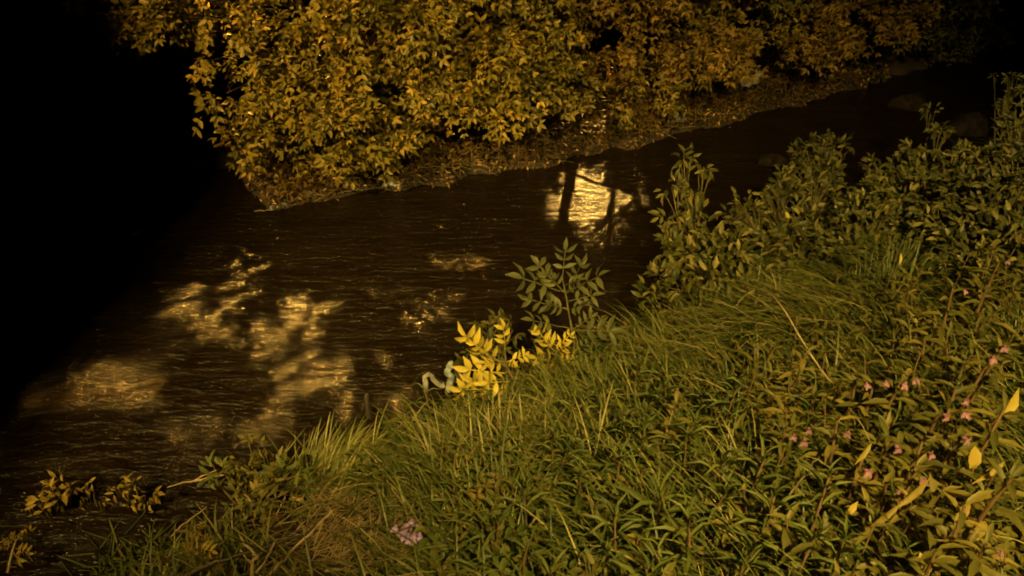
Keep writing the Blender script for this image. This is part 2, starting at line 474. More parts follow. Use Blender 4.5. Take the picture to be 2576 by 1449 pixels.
street_lamp(KEY_POS, KEY_AIM, KEY_W, KEY_COL, 'tall orange street lamp standing on the road bridge', 3.75, (-1.2, 0), 48, .95, .35)
street_lamp(FILL_POS, FILL_AIM, FILL_W, FILL_COL, 'added yellow fill lamp above the grassy near bank, shaped like a street lamp', 2.2, (.8, -.6), 54, .8, .35)
street_lamp(PATH_POS, PATH_AIM, PATH_W, PATH_COL, 'orange street lamp on the path behind the riverside trees', tz(-5.6, 15), (1.0, 0), 35, .35, .05)
street_lamp(ROAD_POS, ROAD_AIM, ROAD_W, ROAD_COL, 'orange street lamp on the road far beyond the trees', tz(4, 26), (-1.1, 0), 3.7, .6, .10)

# gaps in the crowns through which the far lamps reach the water: (x, y, radius in metres on the water)
def wp(px, py):
    p = at(px, py, 0.0); return p[:2]


GAPS_PATH = [(790, 750, .16), (800, 790, .13), (850, 770, .08), (430, 825, .10), (480, 815, .12), (530, 790, .13), (590, 760, .13), (640, 740, .09), (560, 735, .09), (490, 765, .07),
             (260, 930, .10), (290, 965, .13), (330, 975, .08), (370, 965, .05), (110, 1015, .10), (160, 1012, .12), (210, 1015, .06), (320, 1035, .10), (370, 1030, .06),
             (600, 650, .13), (640, 625, .08), (560, 665, .08), (590, 690, .08), (670, 690, .07), (700, 605, .05), (760, 640, .05), (480, 720, .06), (430, 750, .05), (540, 860, .10), (620, 850, .10), (700, 840, .09), (760, 830, .07),
             (700, 960, .17), (760, 950, .13), (650, 1000, .13), (800, 930, .12), (850, 895, .11), (740, 905, .11), (820, 860, .07), (690, 1040, .12), (760, 1010, .11), (860, 970, .08), (920, 905, .07),
             (880, 650, .07), (930, 665, .06), (850, 700, .06), (960, 720, .04), (1060, 825, .06), (1110, 820, .05), (1160, 750, .06), (1190, 660, .10), (1150, 670, .06), (1090, 655, .06), (1075, 765, .04), (960, 770, .04), (1210, 730, .04),
             (700, 1090, .07), (640, 1100, .08), (850, 1060, .10), (920, 1020, .10), (980, 990, .10), (1040, 950, .10), (970, 930, .05), (1080, 930, .06), (1000, 1040, .08), (900, 1080, .08),
             (420, 1105, .07), (470, 1090, .05), (380, 905, .05), (440, 890, .04), (100, 1140, .07), (60, 1165, .03), (430, 1190, .04), (550, 1130, .06), (600, 1060, .06), (540, 1080, .05), (200, 1325, .04), (330, 1325, .03), (380, 700, .05), (410, 735, .04)]
GAPS_ROAD = [(1480, 450, .20), (1530, 440, .14), (1510, 500, .18), (1540, 520, .13), (1400, 545, .13), (1420, 490, .13), (1400, 465, .06), (1280, 508, .06), (1600, 430, .05), (1590, 520, .05),
             (1340, 520, .06), (1500, 590, .10), (1520, 625, .08), (1380, 600, .12), (1440, 640, .09), (1500, 690, .05), (1310, 560, .04), (1460, 560, .05), (1440, 760, .07), (1790, 390, .07), (1650, 440, .04), (1640, 500, .03)]


def scatter_gaps(gaps, n):
    r_ = np.random.default_rng(3); out = []
    for px, py, r in gaps:
        if px > 850: r = max(r, .08) * 1.2
        k = r * 260
        for _ in range(n if not (px > 580 and py > 860) else n // 3): out.append((px + r_.normal(0, k * 1.5), py + r_.normal(0, k * .5), r * r_.uniform(.22, .50)))
    return out


GAPS_PATH = scatter_gaps(GAPS_PATH, 7); GAPS_ROAD = scatter_gaps(GAPS_ROAD, 4)


def through_gap(P, pos, gaps, grow=1.0, pad=.09):
    hit = np.zeros(len(P), bool); Lp = np.array(pos)
    for px, py, r in gaps:
        q = at(px, py, 0.0); q = np.array([q[0], q[1], 0.0]); d = Lp - q; Ln = np.linalg.norm(d); d /= Ln
        s = (P - q) @ d; dist = np.linalg.norm(P - q - s[:, None] * d, axis=1)
        hit |= (dist < r * grow * (1 - s / Ln) + pad) & (s > 0)
    return hit


# ------------------------------------------------------------------ trees on the far bank
def tree(base, top, clumps, mt, label, name='riverside_tree', twigs=54, leaf=(.10, .22), nobj=70, trunk_r=.07, group='trees on the far bank', cull=True, stems=None):
    base = np.array([base[0], base[1], tz(base[0], base[1]) - .05]); top = np.asarray(top, float)
    t = thing(name, label, 'tree', tuple(base), group)
    tr = curve_pts([base, base * .6 + top * .4 + rng.normal(0, .12, 3), base * .25 + top * .75 + rng.normal(0, .12, 3), top], 14, .012)
    tube_obj('trunk', [(tr, np.linspace(trunk_r, trunk_r * .35, len(tr)))], M['bark'], t, base, 9)
    for s in (stems or []):
        s = np.asarray(s, float); st = curve_pts([base + rng.normal(0, .05, 3) * [1, 1, 0], (base + s) / 2 + rng.normal(0, .12, 3), s], 10, .01)
        tube_obj('stem', [(st, np.linspace(trunk_r * .6, .02, len(st)))], M['bark'], t, base, 7)
    P, D, N, Lh, T = [], [], [], [], []
    limbs, twp = [], []
    for (cx, cy, cz, rx, rz, dens) in clumps:
        c = np.array([cx, cy, cz]); k = int(np.clip(np.argmin(np.abs(tr[:, 2] - (cz - .5 * np.hypot(cx - base[0], cy - base[1]) * .5))), 1, len(tr) - 2))
        a = tr[k]; mid = (a + c) / 2 + np.array([0, 0, .18]) + rng.normal(0, .06, 3)
        lp = bez(a, mid, c, 8); limbs.append((lp, np.linspace(.022, .007, 8) * (1 if nobj else .5)))
        nt_ = max(3, int(twigs * dens * (rx / .45) ** 2 * (.4 if cz > 2.6 and nobj > 0 else 1)))
        for _ in range(nt_):
            u = rdir(1)[0] * rng.uniform(.25, 1) ** .5 * np.array([rx, rx, rz])
            e = c + u; s = lp[rng.integers(4, 8)]
            twp.append((bez(s, (s + e) / 2 + [0, 0, .06], e, 4), [.006, .005, .004, .003]))
            m = rng.integers(3, 6); out = u / (np.linalg.norm(u) + 1e-6)
            for q in range(m):
                p = s * .35 + e * .65 if q == 0 else e + rng.normal(0, .05, 3)
                d = out * .7 + rdir(1)[0] * .8 + np.array([-.05, -.25, -.35]); d /= np.linalg.norm(d)
                P.append(p); D.append(d); N.append(np.array([-.25, -.45, .85]) + rng.normal(0, .45, 3)); Lh.append(rng.uniform(*leaf)); T.append(rng.normal(.45, .24))
    P, D, N, Lh, T = map(np.array, (P, D, N, Lh, T)); T = np.clip(T, 0, 1)
    if cull:
        mid = P + D * Lh[:, None] * .5
        k = ~((through_gap(mid, PATH_POS, GAPS_PATH, 1., Lh * .17) & (mid[:, 2] > 1.2)) | through_gap(mid, ROAD_POS, GAPS_ROAD, 1., Lh * .36))
        P, D, N, Lh, T = P[k], D[k], N[k], Lh[k], T[k]
    if cull:
        e_ = np.array([(q[0][1] + q[0][3]) / 2 for q in twp])
        kk = ~(through_gap(e_, PATH_POS, GAPS_PATH, 1., .05) | through_gap(e_, ROAD_POS, GAPS_ROAD, 1., .05)) & (e_[:, 2] < 2.5)
        twp = [q for q, b_ in zip(twp, kk) if b_] or twp[:3]
    tube_obj('limbs', limbs, M['bark'], t, base, 5)['kind'] = 'stuff'
    tube_obj('twigs', twp, M['bark'], t, base, 3)['kind'] = 'stuff'
    emit(t, base, P, D, N, Lh, Lh, T, mt, COMP_FAR, 'far', nobj, 'leaf', 'crown')
    return t


def clump_px(px, py, y, rx, rz=None, dens=1.):
    p = at_y(px, py, y); return (p[0], p[1], p[2], rx, rz or rx * .7, dens)


def far_y(x): return float(np.interp(x, FX, FY))


def auto_clumps(bx, by, zlo, zhi, spread, n, dens=1.):
    out = []
    for i in range(n):
        z = zlo + (zhi - zlo) * (i + rng.uniform(0, 1)) / n; a = rng.uniform(0, 2 * math.pi); r = spread * rng.uniform(.2, 1) ** .6
        out.append((bx + r * math.cos(a), by + r * .75 * math.sin(a) - .15, z, rng.uniform(.28, .5), rng.uniform(.2, .34), dens))
    return out


# 1: the leftmost tree, with boughs reaching out over the black water
cl = [clump_px(300, 30, 8.1, .30), clump_px(400, 25, 8.0, .34), clump_px(340, 75, 7.9, .20, dens=.8), clump_px(500, 15, 8.1, .34), clump_px(590, 40, 8.0, .32), clump_px(560, 85, 7.8, .26),
      clump_px(540, 150, 7.7, .26), clump_px(590, 190, 7.7, .3), clump_px(640, 130, 7.9, .38), clump_px(570, 235, 7.6, .2), clump_px(640, 260, 7.7, .3), clump_px(700, 200, 8.0, .4),
      clump_px(720, 80, 8.2, .42), clump_px(620, 350, 7.5, .2), clump_px(600, 330, 7.5, .14, dens=.8), clump_px(700, 320, 7.8, .3), clump_px(690, 395, 7.6, .13, dens=.8), clump_px(780, 280, 8.0, .36), clump_px(800, 160, 8.1, .4),
      clump_px(760, 370, 7.9, .16, dens=.6), clump_px(850, 350, 8.0, .24, dens=.7)]
cl += [(-3.6, 8.6, 2.6, .5, .4, 1.), (-2.8, 8.5, 2.9, .55, .4, 1.), (-3.4, 8.8, 3.4, .5, .4, 1.), (-2.6, 8.8, 3.7, .5, .4, 1.), (-3.0, 8.6, 4.3, .5, .4, .9), (-4.3, 8.7, 2.8, .4, .3, .8)]
tree((-2.15, 8.75), (-2.45, 8.9, 3.1), cl, M['tree_gold'], 'leftmost riverside tree with gold green boughs reaching over black water', nobj=260, trunk_r=.09)

# 2..n: the row along the bank, in the order they stand along the water
ROW = [  # base x, offset behind the shore, height, material, spread, clumps, lowest leaf, density, label
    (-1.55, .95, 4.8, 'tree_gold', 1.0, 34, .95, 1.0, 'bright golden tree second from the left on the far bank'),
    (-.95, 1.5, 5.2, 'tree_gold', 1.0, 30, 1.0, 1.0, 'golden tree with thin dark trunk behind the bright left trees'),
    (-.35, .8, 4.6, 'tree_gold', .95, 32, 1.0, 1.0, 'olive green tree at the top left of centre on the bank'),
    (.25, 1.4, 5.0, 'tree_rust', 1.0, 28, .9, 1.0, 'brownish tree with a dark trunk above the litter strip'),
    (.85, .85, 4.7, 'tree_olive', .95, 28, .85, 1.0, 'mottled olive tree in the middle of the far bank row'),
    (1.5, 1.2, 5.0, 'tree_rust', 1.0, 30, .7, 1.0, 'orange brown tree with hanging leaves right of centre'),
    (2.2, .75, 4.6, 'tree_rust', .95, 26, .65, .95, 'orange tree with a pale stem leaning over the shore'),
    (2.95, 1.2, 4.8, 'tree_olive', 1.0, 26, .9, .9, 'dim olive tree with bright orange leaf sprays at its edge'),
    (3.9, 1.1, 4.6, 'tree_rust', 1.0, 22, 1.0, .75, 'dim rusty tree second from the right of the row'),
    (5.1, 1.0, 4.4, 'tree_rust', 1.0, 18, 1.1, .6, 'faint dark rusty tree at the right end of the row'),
    (6.6, 1.0, 4.4, 'shrub_dark', 1.1, 22, .3, .7, 'added tree beyond the orange row, dark leaves standing in for unlit bank'),  # this and the next: dark leaf colour stands in for missing light
    (8.4, 1.2, 4.4, 'shrub_dark', 1.2, 22, .3, .7, 'added tree farthest upstream, dark leaves standing in for unlit bank'),
]
for (bx, off, h, mk, sp, n, zl, de, lab) in ROW:
    by = far_y(bx) + off; zb = tz(bx, by)
    c = auto_clumps(bx, by - .45, zb + zl - .42, zb + h, sp, n, de)
    tree((bx, by), (bx + rng.uniform(-.3, .3), by + rng.uniform(-.2, .3), zb + h), c, M[mk], lab, nobj=150, trunk_r=rng.uniform(.05, .08), stems=[(bx + rng.uniform(-.5, .5), by + .1, zb + h * .6)])
# a second row further up the bank fills the gaps
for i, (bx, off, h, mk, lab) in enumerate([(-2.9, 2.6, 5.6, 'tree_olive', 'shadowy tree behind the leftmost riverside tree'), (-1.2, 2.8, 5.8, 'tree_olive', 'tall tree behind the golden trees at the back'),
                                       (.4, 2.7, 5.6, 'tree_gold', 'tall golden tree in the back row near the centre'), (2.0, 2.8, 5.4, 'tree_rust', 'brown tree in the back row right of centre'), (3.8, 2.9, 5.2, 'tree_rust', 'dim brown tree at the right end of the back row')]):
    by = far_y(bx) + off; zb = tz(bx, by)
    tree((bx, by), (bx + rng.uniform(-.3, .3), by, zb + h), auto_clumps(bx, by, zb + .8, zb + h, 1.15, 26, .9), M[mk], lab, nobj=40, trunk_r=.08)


# trees added out of view; their high crowns break up the path lamp light
def high_crown(x0, x1, y0, y1, z0, z1, step=.37):
    return [(x + rng.uniform(-.1, .1), y + rng.uniform(-.1, .1), rng.uniform(z0, z1), .42, .26, 1.) for x in np.arange(x0, x1, step) for y in np.arange(y0, y1, step)]


for bx, by, hc, lab in [(-4.4, 10.6, high_crown(-6.0, -3.5, 8.6, 13.4, 3.7, 4.7), 'tree added at the back left, its unseen high crown shading the water'),
                        (-2.9, 11.2, high_crown(-3.8, -2.2, 8.6, 13.0, 3.7, 4.6), 'added shading tree behind the golden trees, left of two at the back'),
                        (-1.4, 11.4, high_crown(-2.2, -.4, 8.8, 12.2, 3.7, 4.6), 'added shading tree behind the golden trees, right of two at the back')]:
    tree((bx, by), (bx, by - .3, 5.0), hc, M['tree_olive'], lab, twigs=(75 if bx < -4 else 26), leaf=(.10, .15), nobj=0, trunk_r=.055)


# ------------------------------------------------------------------ generic bushes and plants
def bush(base, pts, mt, label, name='shrub', cat='shrub', leaf=(.07, .11), wr=.55, per=90, nobj=60, group=None, tmpl=None, tid='near', droop=-.1, stem_m=None, normal=(-.2, -.5, .8)):
    """pts: clumps (x, y, z, radius)"""
    base = np.array([base[0], base[1], tz(base[0], base[1]) - .02]); t = thing(name, label, cat, tuple(base), group)
    st, P, D, N = [], [], [], []
    for (x, y, z, r) in pts:
        c = np.array([x, y, z]); sp = bez(base + rng.normal(0, .04, 3) * [1, 1, 0], (base + c) / 2 + [0, 0, .1], c, 7); st.append((sp, np.linspace(.012, .004, 7)))
        k = max(6, int(per * (r / .25) ** 2))
        u = rdir(k) * (rng.uniform(0, 1, k) ** .45)[:, None] * r * np.array([1, 1, .8])
        # leaves sit on short twigs
        for j in range(0, k, 6):
            e = c + u[j] * 1.05; st.append((bez(sp[4], (sp[4] + e) / 2 + [0, 0, .03], e, 4), [.004, .003, .003, .002]))
            u[j:j + 6] = (u[j][None] * np.linspace(.5, 1.05, len(u[j:j + 6]))[:, None]) + rng.normal(0, .015, (len(u[j:j + 6]), 3))
        P.append(c + u); o = u / (np.linalg.norm(u, axis=1)[:, None] + 1e-6)
        D.append(o * .8 + rdir(k) * .8 + np.array([0, 0, droop])); N.append(np.array(normal) + rng.normal(0, .4, (k, 3)))
    P, D, N = map(np.concatenate, (P, D, N)); D /= np.linalg.norm(D, axis=1)[:, None]; n = len(P)
    ok = P[:, 2] > np.maximum(terrain(P[:, 0], P[:, 1]), 0) + .02
    P, D, N = P[ok], D[ok], N[ok]; n = len(P)
    L = rng.uniform(*leaf, n)
    o = tube_obj('stems', st, stem_m or M['stem'], t, base, 4); o['kind'] = 'stuff'
    emit(t, base, P, D, N, L, L * (wr if tmpl is None else 1), np.clip(rng.normal(.5, .25, n), 0, 1), mt, tmpl or (TL_V, TL_F), tid, nobj)
    return t


def bpts(lst):                            # (px, py, height above ground at which the line of sight is met, radius)
    return [(*at(px, py, h), r) for px, py, h, r in lst]


def below(lst, i=0, dy=0.):
    x, y = lst[i][0], lst[i][1]; return (x, y + dy)


# shrubs along the near bank on the right, from the water's edge up to the corner of the view
def shrub_px(lab, lst, mt, base_px, **k):
    if base_px[0] > 1900: lst = [(a_, b_, .04 + c_ * .6, d_ * 1.12) for a_, b_, c_, d_ in lst]
    p = bpts(lst); b = at(*base_px, 0.0); return bush((b[0], b[1]), p, mt, lab, group='shrubs on the near bank', **k)


shrub_px('grey green shrub overhanging the water with loose upright top', [(1700, 600, .6, .2), (1730, 520, .75, .17), (1760, 640, .55, .2), (1720, 400, 1.0, .13), (1770, 420, 1.0, .13), (1690, 470, .9, .12), (1740, 480, .9, .15), (1690, 545, .8, .14), (1750, 560, .8, .18), (1800, 600, .7, .2), (1680, 620, .6, .15), (1720, 680, .5, .18)],
         M['shrub'], (1740, 760), per=80, nobj=120, leaf=(.08, .12))
shrub_px('dense light green shrub at the water right of the ash sapling', [(1660, 700, .45, .14), (1640, 740, .35, .12), (1720, 730, .4, .2), (1790, 700, .45, .22), (1850, 640, .55, .22), (1780, 640, .6, .2), (1860, 720, .35, .2), (1700, 640, .55, .18)],
         M['shrub'], (1760, 790), per=120, nobj=170, leaf=(.07, .11))
shrub_px('broad mottled shrub in the middle of the right bank', [(1880, 540, .7, .24), (1950, 520, .7, .26), (2030, 560, .6, .26), (1930, 610, .6, .26), (2010, 640, .5, .26), (2100, 620, .5, .26), (1880, 660, .5, .2), (1960, 460, .8, .2), (2060, 480, .75, .24)],
         M['shrub'], (1980, 740), per=140, nobj=220, leaf=(.07, .105))
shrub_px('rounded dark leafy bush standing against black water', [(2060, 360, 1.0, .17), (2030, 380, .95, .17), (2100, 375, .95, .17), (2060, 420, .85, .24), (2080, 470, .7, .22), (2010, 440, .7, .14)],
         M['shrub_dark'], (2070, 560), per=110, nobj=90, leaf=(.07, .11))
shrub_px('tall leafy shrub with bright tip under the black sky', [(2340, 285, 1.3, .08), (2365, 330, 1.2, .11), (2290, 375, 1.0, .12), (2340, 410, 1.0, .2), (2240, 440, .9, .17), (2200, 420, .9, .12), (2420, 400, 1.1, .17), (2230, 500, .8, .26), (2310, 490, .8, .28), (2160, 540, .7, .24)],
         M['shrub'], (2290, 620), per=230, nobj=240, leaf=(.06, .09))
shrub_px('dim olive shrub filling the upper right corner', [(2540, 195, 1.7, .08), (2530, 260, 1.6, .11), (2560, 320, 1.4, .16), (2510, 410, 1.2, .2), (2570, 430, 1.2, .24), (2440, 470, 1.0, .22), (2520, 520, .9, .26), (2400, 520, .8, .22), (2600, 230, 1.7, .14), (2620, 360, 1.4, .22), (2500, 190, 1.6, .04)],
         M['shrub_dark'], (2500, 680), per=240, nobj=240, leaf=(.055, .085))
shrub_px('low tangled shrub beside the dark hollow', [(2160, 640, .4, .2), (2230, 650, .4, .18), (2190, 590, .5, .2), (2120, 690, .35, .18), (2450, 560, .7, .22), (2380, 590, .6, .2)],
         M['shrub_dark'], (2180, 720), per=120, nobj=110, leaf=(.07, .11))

shrub_px('leafy yellowish bush in front of the corner shrub, right of the dark hollow', [(2360, 590, .6, .2), (2430, 600, .6, .22), (2500, 600, .6, .22), (2560, 590, .65, .22), (2400, 640, .45, .2), (2480, 660, .4, .2), (2550, 650, .45, .2), (2440, 540, .75, .2)],
         M['shrub'], (2450, 740), per=130, nobj=180, leaf=(.06, .10))
shrub_px('leafy bush filling the bank between mottled shrub and dark hollow', [(2150, 580, .6, .2), (2210, 560, .65, .2), (2190, 620, .5, .18), (2120, 640, .4, .18), (2260, 560, .65, .16)],
         M['shrub'], (2170, 710), per=130, nobj=130, leaf=(.06, .10))

# small creeping growth right of the sapling and on the near waterline
shrub_px('low creeping shrub on the waterline below the ash sapling', [(1560, 850, .12, .16), (1620, 830, .12, .18), (1680, 810, .14, .18), (1740, 800, .15, .18), (1520, 880, .12, .14), (1600, 880, .10, .18), (1700, 850, .1, .18)],
         M['balsam'], (1610, 880), per=120, nobj=110, leaf=(.045, .075))
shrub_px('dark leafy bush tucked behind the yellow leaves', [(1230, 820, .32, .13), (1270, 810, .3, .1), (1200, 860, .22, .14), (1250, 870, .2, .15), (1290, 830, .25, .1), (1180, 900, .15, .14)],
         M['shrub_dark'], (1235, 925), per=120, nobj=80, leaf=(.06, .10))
shrub_px('small yellowish shrub at the water in the lower left', [(640, 1130, .45, .11), (600, 1160, .4, .13), (690, 1160, .4, .13), (650, 1190, .3, .16), (700, 1220, .25, .15), (610, 1240, .25, .14), (660, 1260, .18, .15)],
         M['balsam'], (650, 1290), per=110, nobj=120, leaf=(.05, .08))
shrub_px('dull green shrub beside the lower left twig', [(560, 1180, .3, .1), (530, 1200, .25, .09), (720, 1190, .3, .12), (740, 1230, .2, .12), (590, 1270, .15, .12)],
         M['weed'], (620, 1300), per=90, nobj=60, leaf=(.05, .09))


# ------------------------------------------------------------------ ash sapling and the yellow ash leaves
def compound_plant(base, stem_ctrl, leaves, mt, label, name, cat, group=None, ll=.3, twig_m='stem', r=.012, tmpl=COMP_ASH, tid='ash', fill=0):
    """leaves: (tip point, attach fraction); each is one pinnate leaf object"""
    base = np.asarray(base, float); t = thing(name, label, cat, tuple(base), group)
    sp = curve_pts([base] + [np.asarray(s) for s in stem_ctrl], 12, .002)
    paths = [(sp, np.linspace(r, r * .35, len(sp)))]
    P, D, N, L = [], [], [], []
    for tip, fr, size in leaves:
        a = sp[int(np.clip(fr * (len(sp) - 1), 0, len(sp) - 1))]; tip = np.asarray(tip); d = tip - a; ln = np.linalg.norm(d)
        l = min(size, ln); s = a + d * max(0, 1 - l / ln)
        if ln > l: paths.append((bez(a, (a + s) / 2 + [0, 0, .02], s, 4), [.004, .004, .003, .003]))
        P.append(s); D.append(d / ln); N.append(np.array([-.15, -.75, .65]) + rng.normal(0, .38, 3)); L.append(l)
    tube_obj('stem', paths, M[twig_m], t, base, 5)
    P, D, N, L = map(np.array, (P, D, N, L)); n = len(P)
    emit(t, base, P, D, N, L, L, np.clip(rng.normal(.5, .25, n), 0, 1), mt, tmpl, tid, n)
    return t


b = at(1440, 960, 0.0); yb = b[1]
def ay(px, py, dy=0.): return at_y(px, py, yb + dy)
compound_plant(b, [ay(1445, 880), ay(1430, 780), ay(1415, 700)],
               [(ay(1422, 618), 1., .34), (ay(1300, 690, -.1), .85, .34), (ay(1345, 650, .1), .9, .3), (ay(1518, 680, -.05), .85, .34), (ay(1475, 655, .1), .9, .26), (ay(1318, 750), .7, .26), (ay(1500, 740, -.1), .75, .28),
                (ay(1330, 800, -.1), .55, .25), (ay(1470, 760, -.15), .7, .24), (ay(1555, 835, -.1), .5, .36), (ay(1500, 790, .1), .55, .24), (ay(1370, 690, -.1), .9, .22), (ay(1460, 700, -.1), .95, .22), (ay(1380, 760, -.12), .7, .22), (ay(1440, 720, .1), .85, .26), (ay(1350, 840, .05), .4, .22), (ay(1500, 850), .35, .2)],
               M['ash'], 'grey green ash sapling rising above the yellow leaves', 'ash_sapling', 'sapling')
b2 = at(1270, 1020, 0.0)
def y2(px, py, dy=0.): return at_y(px, py, b2[1] + dy)
compound_plant(b2, [y2(1290, 960), y2(1275, 920), y2(1270, 880)],
               [(y2(1272, 818), 1., .30), (y2(1155, 845, -.05), .6, .30), (y2(1150, 985, -.15), .3, .3), (y2(1165, 930, -.1), .5, .3), (y2(1245, 1005, -.2), .2, .24), (y2(1190, 870), .7, .22), (y2(1220, 960, -.15), .4, .28), (y2(1330, 890, .05), .8, .24), (y2(1175, 965, -.2), .25, .26), (y2(1300, 920), .8, .2), (y2(1215, 905, -.05), .7, .24)],
               M['yellow'], 'ash seedling with big bright yellow leaves at the water', 'ash_seedling', 'seedling', 'yellow ash seedlings', tmpl=COMP_YEL, tid='yel')
b3 = at(1400, 970, 0.0)
def y3(px, py, dy=0.): return at_y(px, py, b3[1] + dy)
compound_plant(b3, [y3(1395, 920), y3(1400, 870)],
               [(y3(1350, 835, -.05), .9, .24), (y3(1440, 840), 1., .24), (y3(1345, 900, -.1), .6, .26), (y3(1450, 900, -.05), .6, .26), (y3(1385, 945, -.15), .3, .22), (y3(1420, 870, -.1), .9, .22), (y3(1370, 850, .05), 1., .22)],
               M['yellow'], 'dappled yellow ash seedling at the foot of the grey sapling', 'ash_seedling', 'seedling', 'yellow ash seedlings', tmpl=COMP_YEL, tid='yel')
shrub_px('mixed low growth of small leaves below the yellow seedlings', [(1330, 930, .12, .12), (1380, 960, .1, .14), (1300, 970, .1, .13), (1450, 940, .1, .12), (1230, 1010, .08, .12), (1150, 1010, .08, .1)],
         M['shrub_dark'], (1340, 985), per=100, nobj=70, leaf=(.05, .09))


# yellow sprays in the lower left
def spray(lab, ctrl, tips, mt, h, size=.2, nm='leafy_branch', dy=0.):
    b0 = at(*ctrl[0], 0.02); pts = [at(px, py, h) for px, py in ctrl[1:]]
    compound_plant(b0, pts, [(at(px, py, h) + np.array([0, 0, .02]), fr, size) for px, py, fr in tips], mt, lab, nm, 'branch', 'low leafy branches over the lower left water', r=.007, twig_m='drywood')


shrub_px('scatter of small yellow leaves over the lower left water', [(95, 1265, .14, .05), (120, 1235, .16, .06), (145, 1205, .2, .045), (150, 1250, .14, .06), (110, 1280, .1, .05), (175, 1225, .16, .05), (75, 1272, .1, .03)],
         M['yellow_dull'], (140, 1285), per=330, nobj=90, leaf=(.045, .08))
shrub_px('middle tuft of brownish leaves on the low lower left branch', [(215, 1225, .14, .04), (235, 1245, .12, .035), (250, 1262, .1, .03), (205, 1250, .1, .03)], M['yellow_dull'], (230, 1275), per=200, nobj=30, leaf=(.03, .055))
shrub_px('tuft of yellow leaves at the tip of the pale twig', [(300, 1235, .14, .05), (340, 1220, .16, .05), (365, 1255, .12, .05), (330, 1265, .1, .05), (390, 1245, .12, .035), (305, 1215, .16, .03)], M['yellow_dull'], (345, 1290), per=260, nobj=70, leaf=(.04, .07))
spray('clump of yellow leaves at the left edge of the view', [(20, 1440), (30, 1390), (40, 1360)],
      [(90, 1335, 1.), (60, 1340, 1.), (10, 1360, .9), (0, 1385, .8), (75, 1400, .7), (50, 1420, .6), (30, 1345, 1.)], M['yellow_dull'], .14, .18)
spray('small yellow sapling in grass above the dark branch', [(490, 1425), (495, 1380), (500, 1340)],
      [(515, 1318, 1.), (480, 1345, .9), (530, 1360, .8), (460, 1380, .6), (535, 1395, .6), (470, 1405, .5), (505, 1350, 1.), (495, 1395, .7)], M['yellow_dull'], .2, .17, 'sapling')


# ------------------------------------------------------------------ grass
def blades(root, head, lean, curl, L, Wd, tint, seg=5):
    """ribbons bending over: head = compass angle, lean = start angle from vertical, curl = added angle"""
    n = len(root); t = np.linspace(0, 1, seg + 1); th = lean[:, None] + curl[:, None] * t[None] ** 1.2
    ds = L[:, None] / seg; hx = np.cumsum(np.sin(th) * ds, 1) - np.sin(th[:, :1]) * ds; hz = np.cumsum(np.cos(th) * ds, 1) - np.cos(th[:, :1]) * ds
    H = np.stack([np.cos(head), np.sin(head), 0 * head], -1); U = np.stack([-np.sin(head), np.cos(head), 0 * head], -1)
    C = root[:, None] + hx[..., None] * H[:, None] + np.stack([0 * hz, 0 * hz, hz], -1)
    g = np.maximum(terrain(C[..., 0], C[..., 1]), 0) + .01; C[..., 2] = np.maximum(C[..., 2], g)
    wv = (Wd[:, None] * np.array([.7, 1, 1, .85, .6, .08])[None, :seg + 1])[..., None] * .5
    A = C - U[:, None] * wv; B = C + U[:, None] * wv; k = seg + 1
    V = np.stack([A, B], 2).reshape(n, -1, 3); i = np.arange(seg) * 2
    F = np.stack([i, i + 1, i + 3, i + 2], -1)[None] + (np.arange(n) * 2 * k)[:, None, None]
    return V.reshape(-1, 3), F.reshape(-1, 4), np.repeat(tint, 2 * k)


def grass_px(n, region=None):
    """random points of the near bank that fall into view, thinner with distance"""
    x = rng.uniform(-5, 9, n * 6); y = rng.uniform(.6, 11, n * 6)
    d = np.interp(x, NX, NY) - y
    k = (d > .02) & (rng.uniform(0, 1, len(x)) < np.clip(4.5 / np.hypot(x, y), .15, 1))
    z = terrain(x, y); P = np.stack([x, y, z], -1)[k]
    px, py, f = project(P); v = (px > -150) & (px < 2750) & (py > 0) & (py < 1650)
    return P[v][:n]


def sparse(P, keep_fn):
    px, py, f = project(P); return P[rng.uniform(0, 1, len(P)) < keep_fn(px, py)]


def grass_keep(px, py):
    k = np.full(len(px), .95)
    def zone(x0, x1, y0, y1, v): k[(px > x0) & (px < x1) & (py > y0) & (py < y1)] *= v
    zone(560, 1110, 1290, 1600, .10); zone(-200, 560, 1150, 1600, .30); zone(560, 1000, 1040, 1290, .35); zone(1130, 1500, 1230, 1600, .5)
    zone(1850, 3000, 900, 1600, .7); zone(2200, 3000, 300, 900, .35); zone(1480, 1850, 1150, 1600, .8); zone(1100, 1500, 950, 1120, .5)
    zone(-200, 700, 1300, 1600, .5)
    k *= np.where(vnoise(px / 55, py / 40, 4.) > -.35, 1, .25)
    return k


def undergrowth_blades(n):
    tuft = sparse(grass_px(n // 6), grass_keep); c = np.repeat(tuft, 9, 0); m = len(c)
    P = c + np.stack([rng.normal(0, .035, m), rng.normal(0, .035, m), np.zeros(m)], -1); P[:, 2] = terrain(P[:, 0], P[:, 1]) - .01
    hd = np.repeat(rng.normal(2.9, .9, len(tuft)), 9) + rng.normal(0, .6, m)
    sz = np.repeat(rng.uniform(.6, 1.25, len(tuft)), 9)
    dist = np.hypot(P[:, 0], P[:, 1])
    shore = np.clip((np.interp(P[:, 0], NX, NY) - P[:, 1]) / .5, .35, 1)
    L = rng.uniform(.2, .5, m) * sz * shore; Wd = rng.uniform(.004, .010, m)
    return blades(P, hd, rng.uniform(.05, .6, m), rng.uniform(.6, 2.4, m), L, Wd, np.clip(np.repeat(rng.normal(.45, .22, len(tuft)), 9) + rng.normal(0, .2, m), 0, 1))


V, F, T = undergrowth_blades(44000)
gr = link('grass', new_mesh('grass', V, F, M['grass'], T)); tag(gr, 'tangled green grass covering the near river bank', 'grass', kind='stuff')


